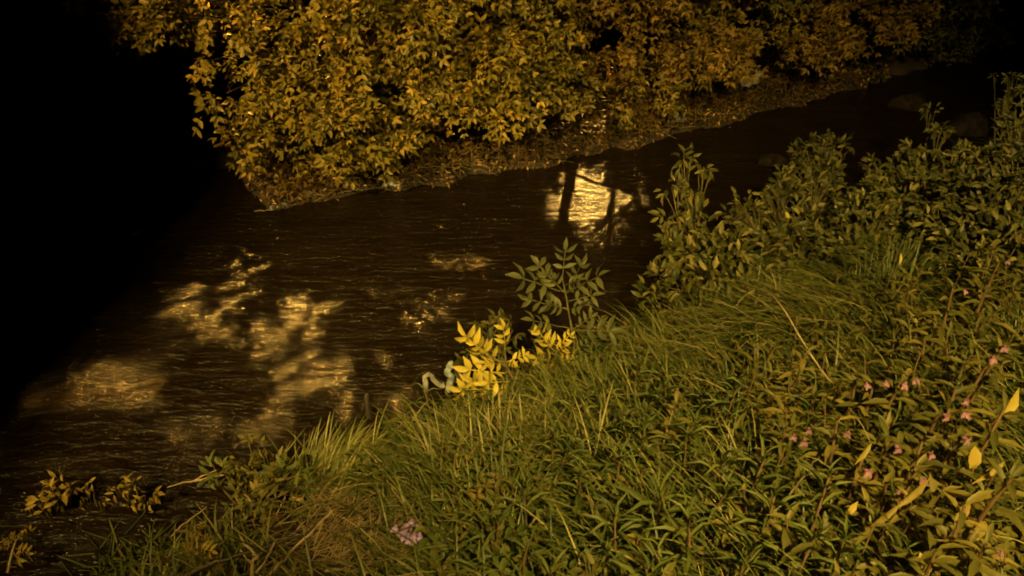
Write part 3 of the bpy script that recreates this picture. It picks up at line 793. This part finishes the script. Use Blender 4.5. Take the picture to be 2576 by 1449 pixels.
def tussock(lab, px, py, n, L, head, spread=.12, fan=.7, curl=(1.2, 2.2), mt='grass', tm=.6, wd=(.006, .012), lean=(.05, .45)):
    b = at(px, py, 0.0); base = np.array([b[0], b[1], tz(b[0], b[1])]); t = thing('grass_tussock', lab, 'grass tuft', tuple(base), 'grass tussocks on the near bank')
    P = base + np.stack([rng.normal(0, spread, n), rng.normal(0, spread * .7, n), np.zeros(n)], -1); P[:, 2] = terrain(P[:, 0], P[:, 1])
    V, F, T = blades(P, head + rng.normal(0, fan, n), rng.uniform(*lean, n), rng.uniform(*curl, n), rng.uniform(L * .55, L, n), rng.uniform(*wd, n), np.clip(rng.normal(tm, .2, n), 0, 1))
    o = link('blades', new_mesh('blades', V - base, F, M[mt], T), t); o['kind'] = 'stuff'


PI = math.pi
tussock('big grass tussock combed left below the mottled shrub', 2080, 860, 420, .75, PI * .98, .22, .35, (1.0, 1.9))
tussock('long pale grass arching left in the middle of the bank', 1930, 900, 320, .7, PI * 1.0, .18, .4, (1.1, 2.0), tm=.7)
tussock('grass tussock drooping towards the dark hollow', 2260, 760, 260, .7, PI * .95, .16, .5, (1.0, 1.8), tm=.45)
tussock('upright dark grass tuft beside the dark hollow', 2200, 790, 160, .6, PI * .3, .08, .5, (.3, 1.), tm=.35)
tussock('grass tussock on the shore right of the sapling', 1740, 960, 260, .6, PI * 1.1, .18, .8, (1.0, 2.0), tm=.65)
tussock('pale dry grass arc below the yellow seedlings', 1400, 1090, 120, .5, PI * 1.02, .08, .3, (1.5, 2.3), tm=.95)
tussock('fresh green tussock at the water in the lower left', 790, 1210, 300, .55, PI * .2, .12, .7, (.7, 1.7), tm=.6)
tussock('grass tussock leaning right behind the pale straw', 860, 1230, 260, .5, PI * .15, .12, .5, (.9, 1.7), tm=.65)
tussock('dull green tussock at the bottom left corner', 330, 1440, 110, .36, PI * .6, .16, 1.4, (.9, 2.0), tm=.25)
tussock('grass tussock below the small yellow sapling', 560, 1449, 130, .36, PI * .3, .16, 1.4, (.9, 2.0), tm=.4)
tussock('tall blades between the yellow seedlings and the weeds', 1480, 1080, 220, .5, PI * .9, .16, .9, (.5, 1.5), tm=.6)
tussock('yellowish tussock near the centre of the bank', 1250, 1180, 220, .48, PI * .6, .16, 1.2, (.5, 1.6), tm=.75)
tussock('thick green tussock in the centre of the foreground', 1200, 1330, 220, .4, PI * .4, .14, 1.2, (.4, 1.3), tm=.6)


# ------------------------------------------------------------------ weeds
def weed_leaves(base, h, n, tilt, az, ll, upright=.55, wr=.16, twist=2.4):
    """lance leaves spiralling up one stem; returns stem points and leaf arrays"""
    top = base + np.array([math.cos(az) * math.sin(tilt), math.sin(az) * math.sin(tilt), math.cos(tilt)]) * h
    sp = bez(base, (base + top) / 2 + np.array([math.cos(az), math.sin(az), 0]) * -.03, top, 6)
    fr = np.linspace(.25, 1., n); A = twist * np.arange(n) + rng.uniform(0, 6)
    P = np.array([sp[0] * (1 - f) ** 2 + 2 * f * (1 - f) * ((base + top) / 2) + f * f * top for f in fr])
    el = np.interp(fr, [.25, .8, 1], [-.1, .5, 1.15]) * (upright / .55) + rng.normal(0, .15, n)
    D = np.stack([np.cos(A) * np.cos(el), np.sin(A) * np.cos(el), np.sin(el)], -1)
    N = np.array([0, 0, 1.])[None] * np.cos(el)[:, None] - np.stack([np.cos(A), np.sin(A), 0 * A], -1) * np.sin(el)[:, None] + rng.normal(0, .15, (n, 3))
    L = ll * np.interp(fr, [.25, .7, 1], [.8, 1.1, .7]) * rng.uniform(.8, 1.15, n)
    return sp, P, D, N, L


def weed(px, py, h, n, ll, mt, lab, name='weed_plant', cat='weed', wr=.2, group='tall weeds in the foreground', upright=.55, hh=None):
    top = at(px, py, h); base = np.array([top[0], top[1] + .02, tz(top[0], top[1])])
    t = thing(name, lab, cat, tuple(base), group)
    sp, P, D, N, L = weed_leaves(base, top[2] - base[2], n, rng.uniform(0, .2), rng.uniform(0, 6), ll, upright)
    tube_obj('stem', [(sp, np.linspace(.008, .004, 6))], M['redstem'], t, base, 5)
    emit(t, base, P, D, N, L, L * wr, np.clip(rng.normal(.55, .25, n), 0, 1), mt, (LANCE_V, TL_F), 'lance', n)


# filler weeds: hundreds of stems too tangled to count
def filler(name, lab, n, hr, nl, ll, wr, mt, zone, tmpl=(LANCE_V, TL_F), upright=.55, tm=.5):
    B = grass_px(n * 3); px, py, f = project(B); bare = (px > 640) & (px < 1120) & (py > 1270) & (rng.uniform(0, 1, len(px)) > .08)
    B = B[zone(px, py) & ~bare & (vnoise(px / 70, py / 50, tm * 9) > -.3)][:n]
    VV, FF, TT, off = [], [], [], 0; SP = []
    for b_ in B:
        h = rng.uniform(*hr); sp, P, D, N, L = weed_leaves(b_, h, nl, rng.uniform(0, .35), rng.uniform(0, 6.3), ll * rng.uniform(.7, 1.2), upright * rng.uniform(.5, 1.2))
        SP.append((sp, np.linspace(.005, .003, 6)))
        v, fc, t = leaves_arrays(P, D, N, L, L * wr, np.clip(np.full(nl, rng.normal(tm, .2)) + rng.normal(0, .1, nl), 0, 1), *tmpl)
        VV.append(v); FF.append(fc + off); TT.append(t); off += len(v)
    o = link(name, new_mesh(name, np.concatenate(VV), np.concatenate(FF), mt, np.concatenate(TT))); tag(o, lab, 'undergrowth', kind='stuff')
    sv, sf = tubes(SP, 3); so = link('stems', new_mesh('stems', sv, sf, M['redstem']), o); so['kind'] = 'stuff'


filler('undergrowth', 'dense green lance leaved weeds across the foreground bank', 300, (.15, .40), 14, .13, .17, M['weed'], lambda x, y: (y > 900 + .0 * x) & (x > 900) & (x < 2250))
filler('undergrowth', 'dense mottled balsam undergrowth on the right bank', 750, (.15, .45), 11, .115, .36, M['balsam'], lambda x, y: (x > 1850) & (y > 480 + (2576 - x) * .55), (TL_V, TL_F), .35)
filler('undergrowth', 'low small leaved nettles at the bottom of the view', 420, (.10, .26), 12, .075, .5, M['weed'], lambda x, y: (y > 1180) & (x > 1050) & (x < 1700), (TL_V, TL_F), .2, .65)
filler('undergrowth', 'small oval leaved plants mixed into the foreground grass', 950, (.10, .34), 12, .08, .5, M['balsam'], lambda x, y: (y > 850) & (x > 1100), (TL_V, TL_F), .3, .6)
filler('undergrowth', 'thin mixed weeds along the lower left shore', 900, (.08, .24), 10, .07, .38, M['shrub_dark'], lambda x, y: (x < 1250) & (y > 1030), (TL_V, TL_F), .3, .6)

WEEDS = [(1665, 1245, .45, 'bright rosette topped weed in the centre of the foreground'), (1620, 1080, .42, 'broad leaved weed below the sapling, left of two'), (1720, 1060, .42, 'tall weed with drooping lance leaves under the pale grass'),
         (1840, 1000, .4, 'green weed at the foot of the arching reed'), (1560, 1160, .4, 'spreading weed left of the bright rosette weed'), (1790, 1150, .42, 'weed with wide blades above the bright rosette weed'),
         (1900, 1180, .42, 'weed between the rosette weed and the first pink flowers'), (2080, 1240, .42, 'star shaped weed below the pink flower row'), (1950, 1290, .42, 'star shaped weed right of the bright rosette weed'),
         (1760, 1330, .42, 'large dark weed below the bright rosette weed'), (1880, 1380, .42, 'broad leaved weed near the bottom edge right of centre'), (1560, 1330, .38, 'leafy weed above the nettle patch'),
         (1460, 1220, .38, 'narrow leaved weed left of centre in the grass'), (1400, 1150, .36, 'young weed in grass below the pale arc'), (2020, 1400, .42, 'dark weed at the bottom edge below the star weeds'),
         (2130, 1370, .42, 'lance leaved weed at the bottom edge near the balsam'), (1690, 970, .38, 'small weed at the shore under the creeping shrub'), (1520, 1000, .34, 'weed just right of the yellow seedlings'),
         (1640, 1420, .42, 'weed cut by the bottom edge in the centre'), (1140, 1230, .32, 'small weed in the tangled grass left of centre'), (1320, 1250, .34, 'short weed above the nettle patch left side'), (1980, 1120, .4, 'weed just below the leftmost pink flowers'),
         (2060, 1010, .42, 'weed at the lower end of the pale reed'), (1790, 1240, .4, 'slender weed touching the bright rosette weed')]
for i, (px, py, h, lab) in enumerate(WEEDS):
    weed(px, py, h, 20, .145 if i else .20, M['weed'], lab, wr=.17)
for px, py, lab in [(1230, 1290, 'small nettle at the top of the nettle patch'), (1190, 1400, 'nettle at the left side of the nettle patch'), (1300, 1330, 'nettle in the middle of the nettle patch'), (1270, 1420, 'nettle near the bottom edge of the nettle patch'),
                    (1390, 1380, 'nettle with pale round leaves on a dark stem'), (1350, 1300, 'nettle at the upper right of the nettle patch'), (1450, 1420, 'nettle at the right side of the nettle patch'), (1090, 1330, 'nettle beside the purple flower cluster')]:
    weed(px, py, .3, 16, .095, M['weed'], lab, 'nettle', 'nettle', wr=.55, group='nettles at the bottom of the view', upright=.2)


# ------------------------------------------------------------------ pink balsam
def flower_mesh(mt, seed):
    r = np.random.default_rng(seed); VV, FF, off = [], [], 0
    def petal(d, nrm, l, wd, p=(0, 0, 0)):
        nonlocal off
        v, f, _ = leaves_arrays(np.array([p], float), np.array([d], float), np.array([nrm], float), np.array([l]), np.array([wd]), np.array([.5]), TL_V, TL_F)
        VV.append(v); FF.append(f + off); off += len(v)
    petal((0, -.35, 1), (0, -1, -.2), .55, .55); petal((-.6, -.5, -.8), (0, -1, .5), .75, .6); petal((.6, -.5, -.8), (0, -1, .5), .75, .6)
    petal((-1, -.3, .1), (0, -1, .1), .4, .35); petal((1, -.3, .1), (0, -1, .1), .4, .35)
    a = np.linspace(0, 2 * PI, 7)[:-1]
    rings = [(0, .20), (.25, .24), (.5, .16), (.68, .05)]; v = np.array([(rr * math.cos(q), y, rr * math.sin(q) - y * .3) for y, rr in rings for q in a])
    f = []
    for k in range(3):
        for j in range(6):
            p, q = k * 6 + j, k * 6 + (j + 1) % 6; f += [(p, q, q + 6), (p, q + 6, p + 6)]
    VV.append(v); FF.append(np.array(f) + off); V = np.concatenate(VV); return new_mesh('flower', V, np.concatenate(FF), mt, r.uniform(.2, 1, len(V)))


PINK = [flower_mesh(M['pink'], s) for s in range(3)]; PURP = [flower_mesh(M['purple'], s) for s in range(3)]


def place_flower(parent, origin, p, size, meshes):
    o = link('flower', meshes[rng.integers(0, 3)], parent); o.scale = (size,) * 3
    o.rotation_euler = (rng.uniform(-.5, .3), rng.uniform(-.4, .4), rng.uniform(-.7, .5)); o.location = Vector(p) - Vector(origin)


BAL = [(1995, 1085, .5, 3, 'leftmost balsam plant with three pink flowers'), (2126, 1075, .5, 1, 'balsam with one big pink flower above the star weeds'), (2250, 1114, .5, 1, 'balsam with a single pink flower right of the yellow leaf'),
       (2179, 1170, .45, 1, 'balsam with pink flower under the bright yellow leaf'), (2330, 1128, .5, 1, 'balsam with a pale pink flower between two green leaves'), (2374, 1038, .55, 2, 'balsam with double pink flower near the right edge'),
       (2422, 1093, .5, 1, 'balsam with small pink flower left of the round yellow leaf'), (2316, 1194, .45, 1, 'balsam with pink flower above the long yellow leaves'), (2255, 1231, .42, 1, 'balsam with pink flower beside the dark hollow'),
       (2173, 957, .5, 1, 'balsam with pink flower, left of the upper flower row'), (2216, 957, .5, 1, 'balsam with pink flower in the middle of the upper row'), (2268, 959, .5, 1, 'balsam with reddish flower in the upper row'), (2297, 940, .5, 1, 'balsam with pink flower at the right end of the upper row'),
       (2423, 994, .55, 1, 'balsam with dull pink flower left of the big yellow leaf'), (2493, 892, .6, 1, 'balsam with pink flower at the right edge, lower of two'), (2518, 873, .6, 1, 'balsam with pink flower at the right edge, upper of two'),
       (2421, 724, .6, 1, 'balsam with tiny dim flower beside the dark hollow'), (2524, 650, .6, 1, 'balsam with dim flower below the corner shrub'), (2166, 1434, .4, 1, 'balsam with dark pink flower cut by the bottom edge'), (2504, 1371, .45, 1, 'balsam with dark red flower in the lower right corner'),
       (2450, 1300, .5, 0, 'flowerless balsam with big leaves in the lower right corner'), (2540, 1200, .55, 0, 'flowerless balsam leaning in from the right edge'), (2380, 1390, .45, 0, 'flowerless balsam near the bottom right corner'), (2350, 860, .5, 0, 'flowerless balsam with yellowish leaves above the flowers'), (2530, 1040, .6, 0, 'balsam behind the big yellow leaf at the right edge')]
for px, py, h, nf, lab in BAL:
    p = at(px, py, h); base = np.array([p[0], p[1] + .03, tz(p[0], p[1])]); t = thing('balsam_plant', lab, 'flowering plant', tuple(base), 'balsam plants on the right bank')
    n = 14 if py < 1000 else 18; H = p[2] - base[2]
    sp, P, D, N, L = weed_leaves(base, H * .97, n, 0.05, rng.uniform(0, 6), .12 if nf else .14, .25)
    tube_obj('stem', [(sp, np.linspace(.010, .005, 6))], M['redstem'], t, base, 6)
    emit(t, base, P, D, N, L, L * .36, np.clip(rng.normal(.55, .25, n), 0, 1), M['balsam'], (TL_V, TL_F), 'near', n)
    offs = [(0, 0), (.045, .035), (.05, -.035)]
    for k in range(nf):
        q = p + np.array([offs[k][0], -.03, offs[k][1]]) + rng.normal(0, .005, 3); place_flower(t, base, q, rng.uniform(.031, .041) * (.75 if py > 1350 or py < 800 else 1), PINK)


def single_leaf(px, py, h, vec, L, Wd, mt, lab, tint=.6, name='fallen_leaf'):
    """one conspicuous leaf on its stalk; vec in (right, up, towards camera) as seen"""
    p = at(px, py, h); right = np.array([1, 0, 0.]); up = np.array([0, .53, .85]); tw = np.array([0, -.85, .53])
    d = vec[0] * right + vec[1] * up + vec[2] * tw; d /= np.linalg.norm(d); n = tw + np.array([.1, 0, .2])
    base = np.array([p[0], p[1], tz(p[0], p[1])]); s = p - d * L * .5
    t = thing(name, lab, 'leaf', tuple(base), 'conspicuous yellow leaves')
    g = np.array([s[0], s[1] + .03, tz(s[0], s[1])])
    tube_obj('stalk', [(bez(g, (g + s) / 2 + [0, .03, .02], s, 6), np.linspace(.004, .0025, 6))], M['redstem'], t, base, 4)
    X, Y, Z = frames(d[None], n[None]); V = (s[None] + TL_V[:, :1] * X * L + TL_V[:, 1:2] * Y * Wd + TL_V[:, 2:] * Z * L * .8)
    link('blade', new_mesh('blade', V - base, TL_F, mt, np.full(len(TL_V), tint)), t)


YL = [(2543, 1020, .55, (.55, .8, 0), .20, .075, 'big bright yellow leaf standing at the right edge', 'yellow_dull', 1.), (2172, 1143, .5, (-.6, -.8, .1), .13, .04, 'bright yellow pointed leaf hanging above a pink flower', 'yellow', .0),
      (2450, 1155, .45, (-.2, -.9, .2), .12, .10, 'round dull yellow leaf near the right edge', 'yellow_dull', .9), (2323, 1330, .35, (.45, -.9, 0), .13, .035, 'bright yellow narrow leaf tilted in the lower right', 'yellow', .3),
      (2325, 1425, .3, (.2, -.9, .2), .11, .10, 'round yellow leaf cut by the bottom edge', 'yellow_dull', 1.), (2300, 1240, .45, (.8, .6, 0), .22, .05, 'long yellow green leaf lying diagonally, upper of two', 'yellow_dull', .5), (2225, 1300, .4, (-.75, -.65, 0), .17, .045, 'long yellow green leaf lying diagonally, lower of two', 'yellow_dull', .4),
      (2490, 1190, .5, (-.8, -.55, .1), .17, .04, 'narrow yellow leaf pointing down beside the round one', 'yellow_dull', .7), (2265, 652, .6, (-.1, -.9, .2), .10, .035, 'small yellow leaf above the dark hollow', 'yellow', .6), (1980, 541, .75, (-.3, .8, 0), .08, .06, 'small yellow leaf on the mottled shrub', 'yellow', .5),
      (2145, 1278, .35, (.6, .6, 0), .08, .05, 'small crumpled yellow leaf left of the pink flower', 'yellow_dull', 1.), (2420, 1245, .4, (-.9, .1, .1), .16, .05, 'curled yellow leaf in front of dark stems', 'yellow_dull', .6), (2410, 1370, .35, (-.9, .2, 0), .16, .05, 'wide yellowish leaf low in the right corner', 'yellow_dull', .5)]
for px, py, h, v, L, Wd, lab, mk, ti in YL: single_leaf(px, py, h, v, L * .8, Wd * .8, M[mk], lab, ti, 'yellow_leaf')

# purple flower cluster at the bottom
p = at(1028, 1335, .24); base = np.array([p[0], p[1], tz(p[0], p[1])])
t = thing('purple_flower', 'cluster of purple pink blossoms fallen over dry straw', 'flower', tuple(base))
tube_obj('stem', [(bez(base, p + [0, .03, -.05], p, 6), [.005] * 6)], M['redstem'], t, base, 5)
for px, py in [(1020, 1345), (1035, 1345), (1010, 1325), (1042, 1320), (1028, 1335), (1032, 1308), (1005, 1340), (1012, 1352), (1048, 1335), (1052, 1350), (1000, 1330), (1040, 1358), (1024, 1325)]:
    place_flower(t, base, at(px, py, .24) + rng.normal(0, .012, 3), .046, PURP)

# ------------------------------------------------------------------ reeds, sticks, stakes and litter
def stick(lab, pts, r0, r1, mt, name='dry_stalk', cat='stalk', group='dry stalks and twigs', branches=(), wob=.003):
    P = [at(px, py, h) for px, py, h in pts]; base = np.array(P[0]); c = curve_pts(P, 12, wob)
    paths = [(c, np.linspace(r0, r1, len(c)))]
    o = None; V, F = tubes(paths, 6)
    if not branches:
        o = link(name, new_mesh(name, V - base, F, M[mt], smooth=True), None, tuple(base)); return tag(o, lab, cat, group)
    t = thing(name, lab, cat, tuple(base), group); link('stem', new_mesh('stem', V - base, F, M[mt], smooth=True), t)
    for br in branches:
        Q = curve_pts([at(px, py, h) for px, py, h in br], 8, wob); tube_obj('side_twig', [(Q, np.linspace(r0 * .6, r1 * .7, len(Q)))], M[mt], t, base, 5)
    return t


reed = stick('long pale reed arching left over the grass', [(2092, 965, .30), (2040, 890, .42), (1985, 800, .6), (1945, 745, .66), (1915, 728, .66), (1885, 735, .62), (1860, 760, .55)], .005, .0015, 'drywood', 'arching_reed', 'reed', branches=[[(1930, 735, .66), (1910, 745, .62), (1900, 765, .58)], [(1900, 730, .64), (1870, 745, .6), (1850, 770, .55)], [(1950, 752, .65), (1935, 765, .6)]])
stick('thin pale twig running out over the lower left water', [(590, 1192, .16), (530, 1200, .14), (480, 1212, .12), (420, 1226, .10)], .007, .003, 'drywood', branches=[[(490, 1208, .12), (515, 1195, .15), (545, 1182, .18)]])
stick('pale straight stalk leaning above the shore, left of centre', [(1160, 1160, .1), (1105, 1100, .16), (1050, 1060, .2), (990, 1025, .22)], .007, .003, 'drywood')
stick('forked pale stalk in the grass left of centre', [(1180, 1200, .1), (1150, 1150, .14), (1080, 1115, .18), (1010, 1070, .2)], .007, .003, 'drywood', branches=[[(1150, 1150, .14), (1080, 1147, .16), (985, 1146, .16)]])
stick('stalk crossing the grass above the purple flowers', [(1045, 1320, .1), (1020, 1280, .18), (985, 1225, .24)], .008, .003, 'drywood')
stick('long pale diagonal stick at the bottom edge', [(665, 1460, 0.22), (730, 1390, 0.24), (790, 1330, 0.26), (835, 1285, 0.28)], .009, .005, 'drywood', 'dry_stick', 'stick')
stick('thick broken pale twig with forks at the bottom edge', [(640, 1460, 0.18), (635, 1420, 0.22), (650, 1400, 0.24), (622, 1375, 0.26), (608, 1352, 0.27)], .010, .006, 'drywood', 'dry_stick', 'stick', branches=[[(645, 1440, 0.20), (675, 1400, 0.24), (690, 1365, 0.26)], [(640, 1425, 0.22), (620, 1405, 0.22), (606, 1385, 0.22)]])
stick('thick dark branch lying along the bottom left', [(460, 1455, 0.20), (540, 1415, 0.22), (600, 1398, 0.22), (690, 1370, 0.22), (760, 1345, 0.22), (800, 1335, 0.20)], .013, .006, 'darkwood', 'fallen_branch', 'branch')
stick('pale stick lying flat in straw at the bottom', [(820, 1435, .04), (890, 1435, .05), (960, 1449, .04)], .008, .005, 'drywood', 'dry_stick', 'stick')
stick('thin pale twig crossing at the lower left', [(430, 1350, .06), (460, 1320, .08), (520, 1275, .1)], .005, .002, 'drywood')
stick('curved stalk in dull grass at lower left', [(410, 1449, .06), (430, 1390, .12), (445, 1330, .16)], .005, .002, 'drywood')
stick('thin reddish twig by the ash sapling', [(1590, 838, .15), (1520, 826, .22), (1450, 820, .25)], .004, .002, 'drywood')
stick('thin stem slanting in the weeds right of centre', [(1870, 1370, .2), (1950, 1290, .3), (2030, 1190, .4), (2060, 1150, .45)], .004, .002, 'stem')
stick('pale stalk in straw beside the thick stick', [(860, 1400, .05), (880, 1350, .1), (872, 1330, .1)], .006, .004, 'drywood', 'dry_stick', 'stick')

for lab, px, pb, pt, rr in [('dark rotten stake standing at the lower left waterline', 769, 1205, 1150, .035), ('small dark stake in the shallows left of centre', 920, 1048, 992, .022)]:
    a = at(px, pb, 0.0); a[2] -= .1; top = at_y(px + 2, pt, a[1] + .02); base = a.copy()
    c = np.array([a, a * .5 + top * .5 + [.01, 0, 0], top, top + [0, 0, .01]])
    V, F = tubes([(c, [rr, rr * .9, rr * .75, rr * .2])], 7); V += rng.normal(0, rr * .12, V.shape)
    o = link('wooden_stake', new_mesh('wooden_stake', V - base, F, M['darkwood']), None, tuple(base)); tag(o, lab, 'stake', 'dark stakes at the near waterline')


def rag(lab, pts, wd, mt, name='plastic_scrap', cat='litter', group='plastic litter by the water'):
    P = curve_pts([at(px, py, h) for px, py, h in pts], 14, .006); base = P[0].copy(); n = len(P)
    side = np.cross(np.gradient(P, axis=0), [0, -.8, .5]); side /= np.linalg.norm(side, axis=1)[:, None]; rows = []
    for k, s in enumerate([-1, -.35, .35, 1]):
        rows.append(P + side * (s * wd * .5 * (1 + .35 * np.sin(np.arange(n) * 1.3 + k)))[:, None] + np.array([0, -.004, .003]) * np.cos(k * 2.1 + np.arange(n) * .7)[:, None])
    V = np.stack(rows, 1).reshape(-1, 3); i = (np.arange(n - 1)[:, None] * 4 + np.arange(3)[None]).ravel(); F = np.stack([i, i + 1, i + 5, i + 4], -1)
    me = new_mesh(name, V - base, F, M[mt], smooth=True); o = link(name, me, None, tuple(base)); md = o.modifiers.new('thick', 'SOLIDIFY'); md.thickness = .003
    return tag(o, lab, cat, group)


rag('torn pale plastic strip caught in twigs at the waterline', [(1070, 985, .16), (1072, 950, .24), (1080, 940, .26), (1090, 958, .2), (1110, 968, .16), (1118, 968, .16)], .035, 'plastic')
rag('grey rag hanging beside the yellow seedling', [(1135, 985, .14), (1132, 950, .2), (1128, 925, .26), (1140, 918, .28)], .05, 'plastic_blue')
rag('black plastic sheet between the grey rag and the yellow leaves', [(1165, 985, .1), (1158, 950, .18), (1165, 918, .26)], .12, 'darkwood')
rag('pale blue plastic piece at the left tip of the far shore', [(680, 525, .03), (700, 520, .04), (725, 516, .03)], .05, 'plastic_blue')
rag('bluish plastic piece on the far shore litter', [(960, 467, .06), (990, 463, .07), (1010, 464, .06)], .05, 'plastic_blue')
rag('crumpled white plastic on the far shore at right', [(1680, 306, .08), (1700, 298, .12), (1712, 300, .1), (1735, 304, .07)], .08, 'plastic')
rag('pale plastic sheet hanging in the dark branches at right', [(1865, 212, .35), (1895, 205, .4), (1915, 180, .6)], .10, 'plastic')

# driftwood and sticks on the far shore
for i, (lab, pts, r) in enumerate([('long thin driftwood stick at the left tip of far shore', [(640, 532, .02), (690, 525, .04), (745, 512, .05)], .012), ('pale driftwood pole lying on the far shore', [(690, 455, .12), (720, 462, .1), (755, 474, .06)], .02), ('bent driftwood branch on the far shore debris', [(820, 470, .1), (880, 478, .08), (950, 482, .03)], .012),
                                   ('long straight driftwood stick along the far shore', [(850, 445, .1), (960, 452, .08), (1060, 458, .04)], .010), ('short dark driftwood above the waterline', [(780, 495, .05), (850, 485, .05), (900, 478, .05)], .012), ('driftwood stick pointing into the water', [(1130, 430, .1), (1145, 445, .06), (1150, 468, .0)], .02),
                                   ('thin driftwood twig in orange leaf litter', [(1050, 425, .12), (1120, 418, .12), (1200, 428, .1)], .009), ('pale broken stem standing behind the shore', [(1360, 330, .4), (1352, 300, .55), (1356, 275, .7)], .014), ('thin driftwood twig at the right of far litter', [(1300, 405, .08), (1380, 400, .08), (1460, 396, .04)], .008)]):
    stick(lab, pts, r * .6, r * .3, ('stem', 'redstem', 'bark')[i % 3] if i not in (1, 7) else 'drywood', 'driftwood', 'driftwood', 'driftwood on the far shore', wob=.01)


# leaf litter on both banks, straw patch and low plants on the far bank
def litter(name, lab, P, size, mt, tm, ts, lift=(.0, .05), flat=.35, cat='leaf litter'):
    n = len(P); P = P.copy(); P[:, 2] = terrain(P[:, 0], P[:, 1]) + rng.uniform(*lift, n)
    a = rng.uniform(0, 6.3, n); D = np.stack([np.cos(a), np.sin(a), rng.normal(0, flat, n)], -1); N = np.array([0, -.1, 1.]) + rng.normal(0, flat, (n, 3))
    L = rng.uniform(*size, n); V, F, T = leaves_arrays(P, D, N, L, L * .5, np.clip(rng.normal(tm, ts, n), 0, 1), TL_V, TL_F)
    return tag(link(name, new_mesh(name, V, F, mt, T)), lab, cat, kind='stuff')


def far_pts(n, lo, hi, x0=-3.2, x1=6.5, skew=1.):
    x = rng.uniform(x0, x1, n); y = np.interp(x, FX, FY) + .20 * vnoise(x * 2.6, x * 0, 9.) + lo + (hi - lo) * rng.uniform(0, 1, n) ** skew
    return np.stack([x, y, 0 * x], -1)


litter('leaf_litter', 'brown and orange fallen leaves on the far shore', far_pts(7500, .04, 2.2, skew=1.4), (.035, .11), M['dead'], .42, .28, (0, .06))
n_ = 5200; litter('leaf_litter', 'fallen leaves and debris at the far waterline', far_pts(n_, -.04, .45), (.04, .08), M['dead'], .55, .3, (0, .10), .5)
litter('leaf_litter', 'dead leaves between the plants on the near bank', grass_px(5000), (.04, .09), M['dead'], .35, .25, (0, .05), .5)
# twiggy debris line
paths = []
for q in far_pts(420, .0, .6, x1=3.5):
    a = rng.normal(.35, .6); l = rng.uniform(.08, .3); z = tz(q[0], q[1]) + rng.uniform(.01, .08); d = np.array([math.cos(a), math.sin(a), rng.normal(0, .15)]) * l
    c = np.array([q[0], q[1], z]); paths.append((np.array([c, c + d * .5 + rng.normal(0, .012, 3), c + d]), [.004, .004, .002]))
V, F = tubes(paths, 3); tag(link('debris', new_mesh('debris', V, F, M['stem'])), 'thin twigs and flood debris along the far waterline', 'debris', kind='stuff')


# low plants under the far trees
def low_plants():
    B = far_pts(1100, .02, 1.7, x1=4.8); VV, FF, TT, off = [], [], [], 0; SP = []
    for b_ in B:
        b_[2] = tz(b_[0], b_[1]); nl = 9; sp, P, D, N, L = weed_leaves(b_, rng.uniform(.12, .4), nl, rng.uniform(0, .4), rng.uniform(0, 6), rng.uniform(.08, .13), .3)
        v, fc, t = leaves_arrays(P, D, N, L, L * .5, np.clip(rng.normal(.35, .25, nl), 0, 1), TL_V, TL_F); VV.append(v); FF.append(fc + off); TT.append(t); off += len(v); SP.append((sp, np.linspace(.006, .003, 6)))
    o = link('undergrowth', new_mesh('undergrowth', np.concatenate(VV), np.concatenate(FF), M['tree_rust'], np.concatenate(TT))); tag(o, 'low brownish plants under the far trees', 'undergrowth', kind='stuff')
    sv, sf = tubes(SP, 3); so = link('stems', new_mesh('stems', sv, sf, M['redstem']), o); so['kind'] = 'stuff'


low_plants()


def straw(px0, px1, py0, py1, n, lab, L=(.08, .22)):
    Q = np.array([at(rng.uniform(px0, px1), rng.uniform(py0, py1), 0.02) for _ in range(n)]); Q[:, 2] = terrain(Q[:, 0], Q[:, 1]) + rng.uniform(.03, .14, n)
    V, F, T = blades(Q, rng.normal(.5, .8, n), rng.uniform(1.1, 1.6, n), rng.uniform(-.2, .6, n), rng.uniform(*L, n), rng.uniform(.004, .009, n), rng.uniform(0, 1, n))
    tag(link('straw', new_mesh('straw', V, F, M['straw'], T)), lab, 'straw', kind='stuff')


straw(780, 1080, 1340, 1449, 300, 'flattened dry brown straw at the bottom of the view')
straw(760, 900, 1240, 1300, 130, 'pale bleached grass blades on the lower left tussock', (.08, .18))
straw(600, 1000, 1290, 1449, 200, 'scattered dry stems around the fallen dark branch')

# stones at the near edge of the river, top right
for lab, px, py, s in [('brown rounded boulder at the upstream shore', 1945, 405, (.20, .14, .10)), ('large pale boulder among the upper right shrubs', 2425, 325, (.34, .26, .30)), ('dim low boulder in the water at upper right', 2290, 262, (.36, .26, .17))]:
    p = at(px, py, .02); V, F = [], []
    for i in range(9):
        for j in range(14):
            th = PI * i / 8; ph = 2 * PI * j / 14; v = Vector((math.sin(th) * math.cos(ph), math.sin(th) * math.sin(ph), math.cos(th)))
            v *= 1 + .45 * mnoise.noise(v * 1.4 + Vector((px, py, 0)) * .37) + .12 * mnoise.noise(v * 4.5 + Vector((py, px, 0)) * .21); V.append((v.x * s[0], v.y * s[1], v.z * s[2]))
    for i in range(8):
        for j in range(14): F.append((i * 14 + j, (i + 1) * 14 + j, (i + 1) * 14 + (j + 1) % 14, i * 14 + (j + 1) % 14))
    o = link('boulder', new_mesh('boulder', V, F, M['stone'], smooth=True), None, (p[0], p[1], max(tz(p[0], p[1]), 0) - s[2] * .1)); tag(o, lab, 'stone', 'stones along the upstream near shore')
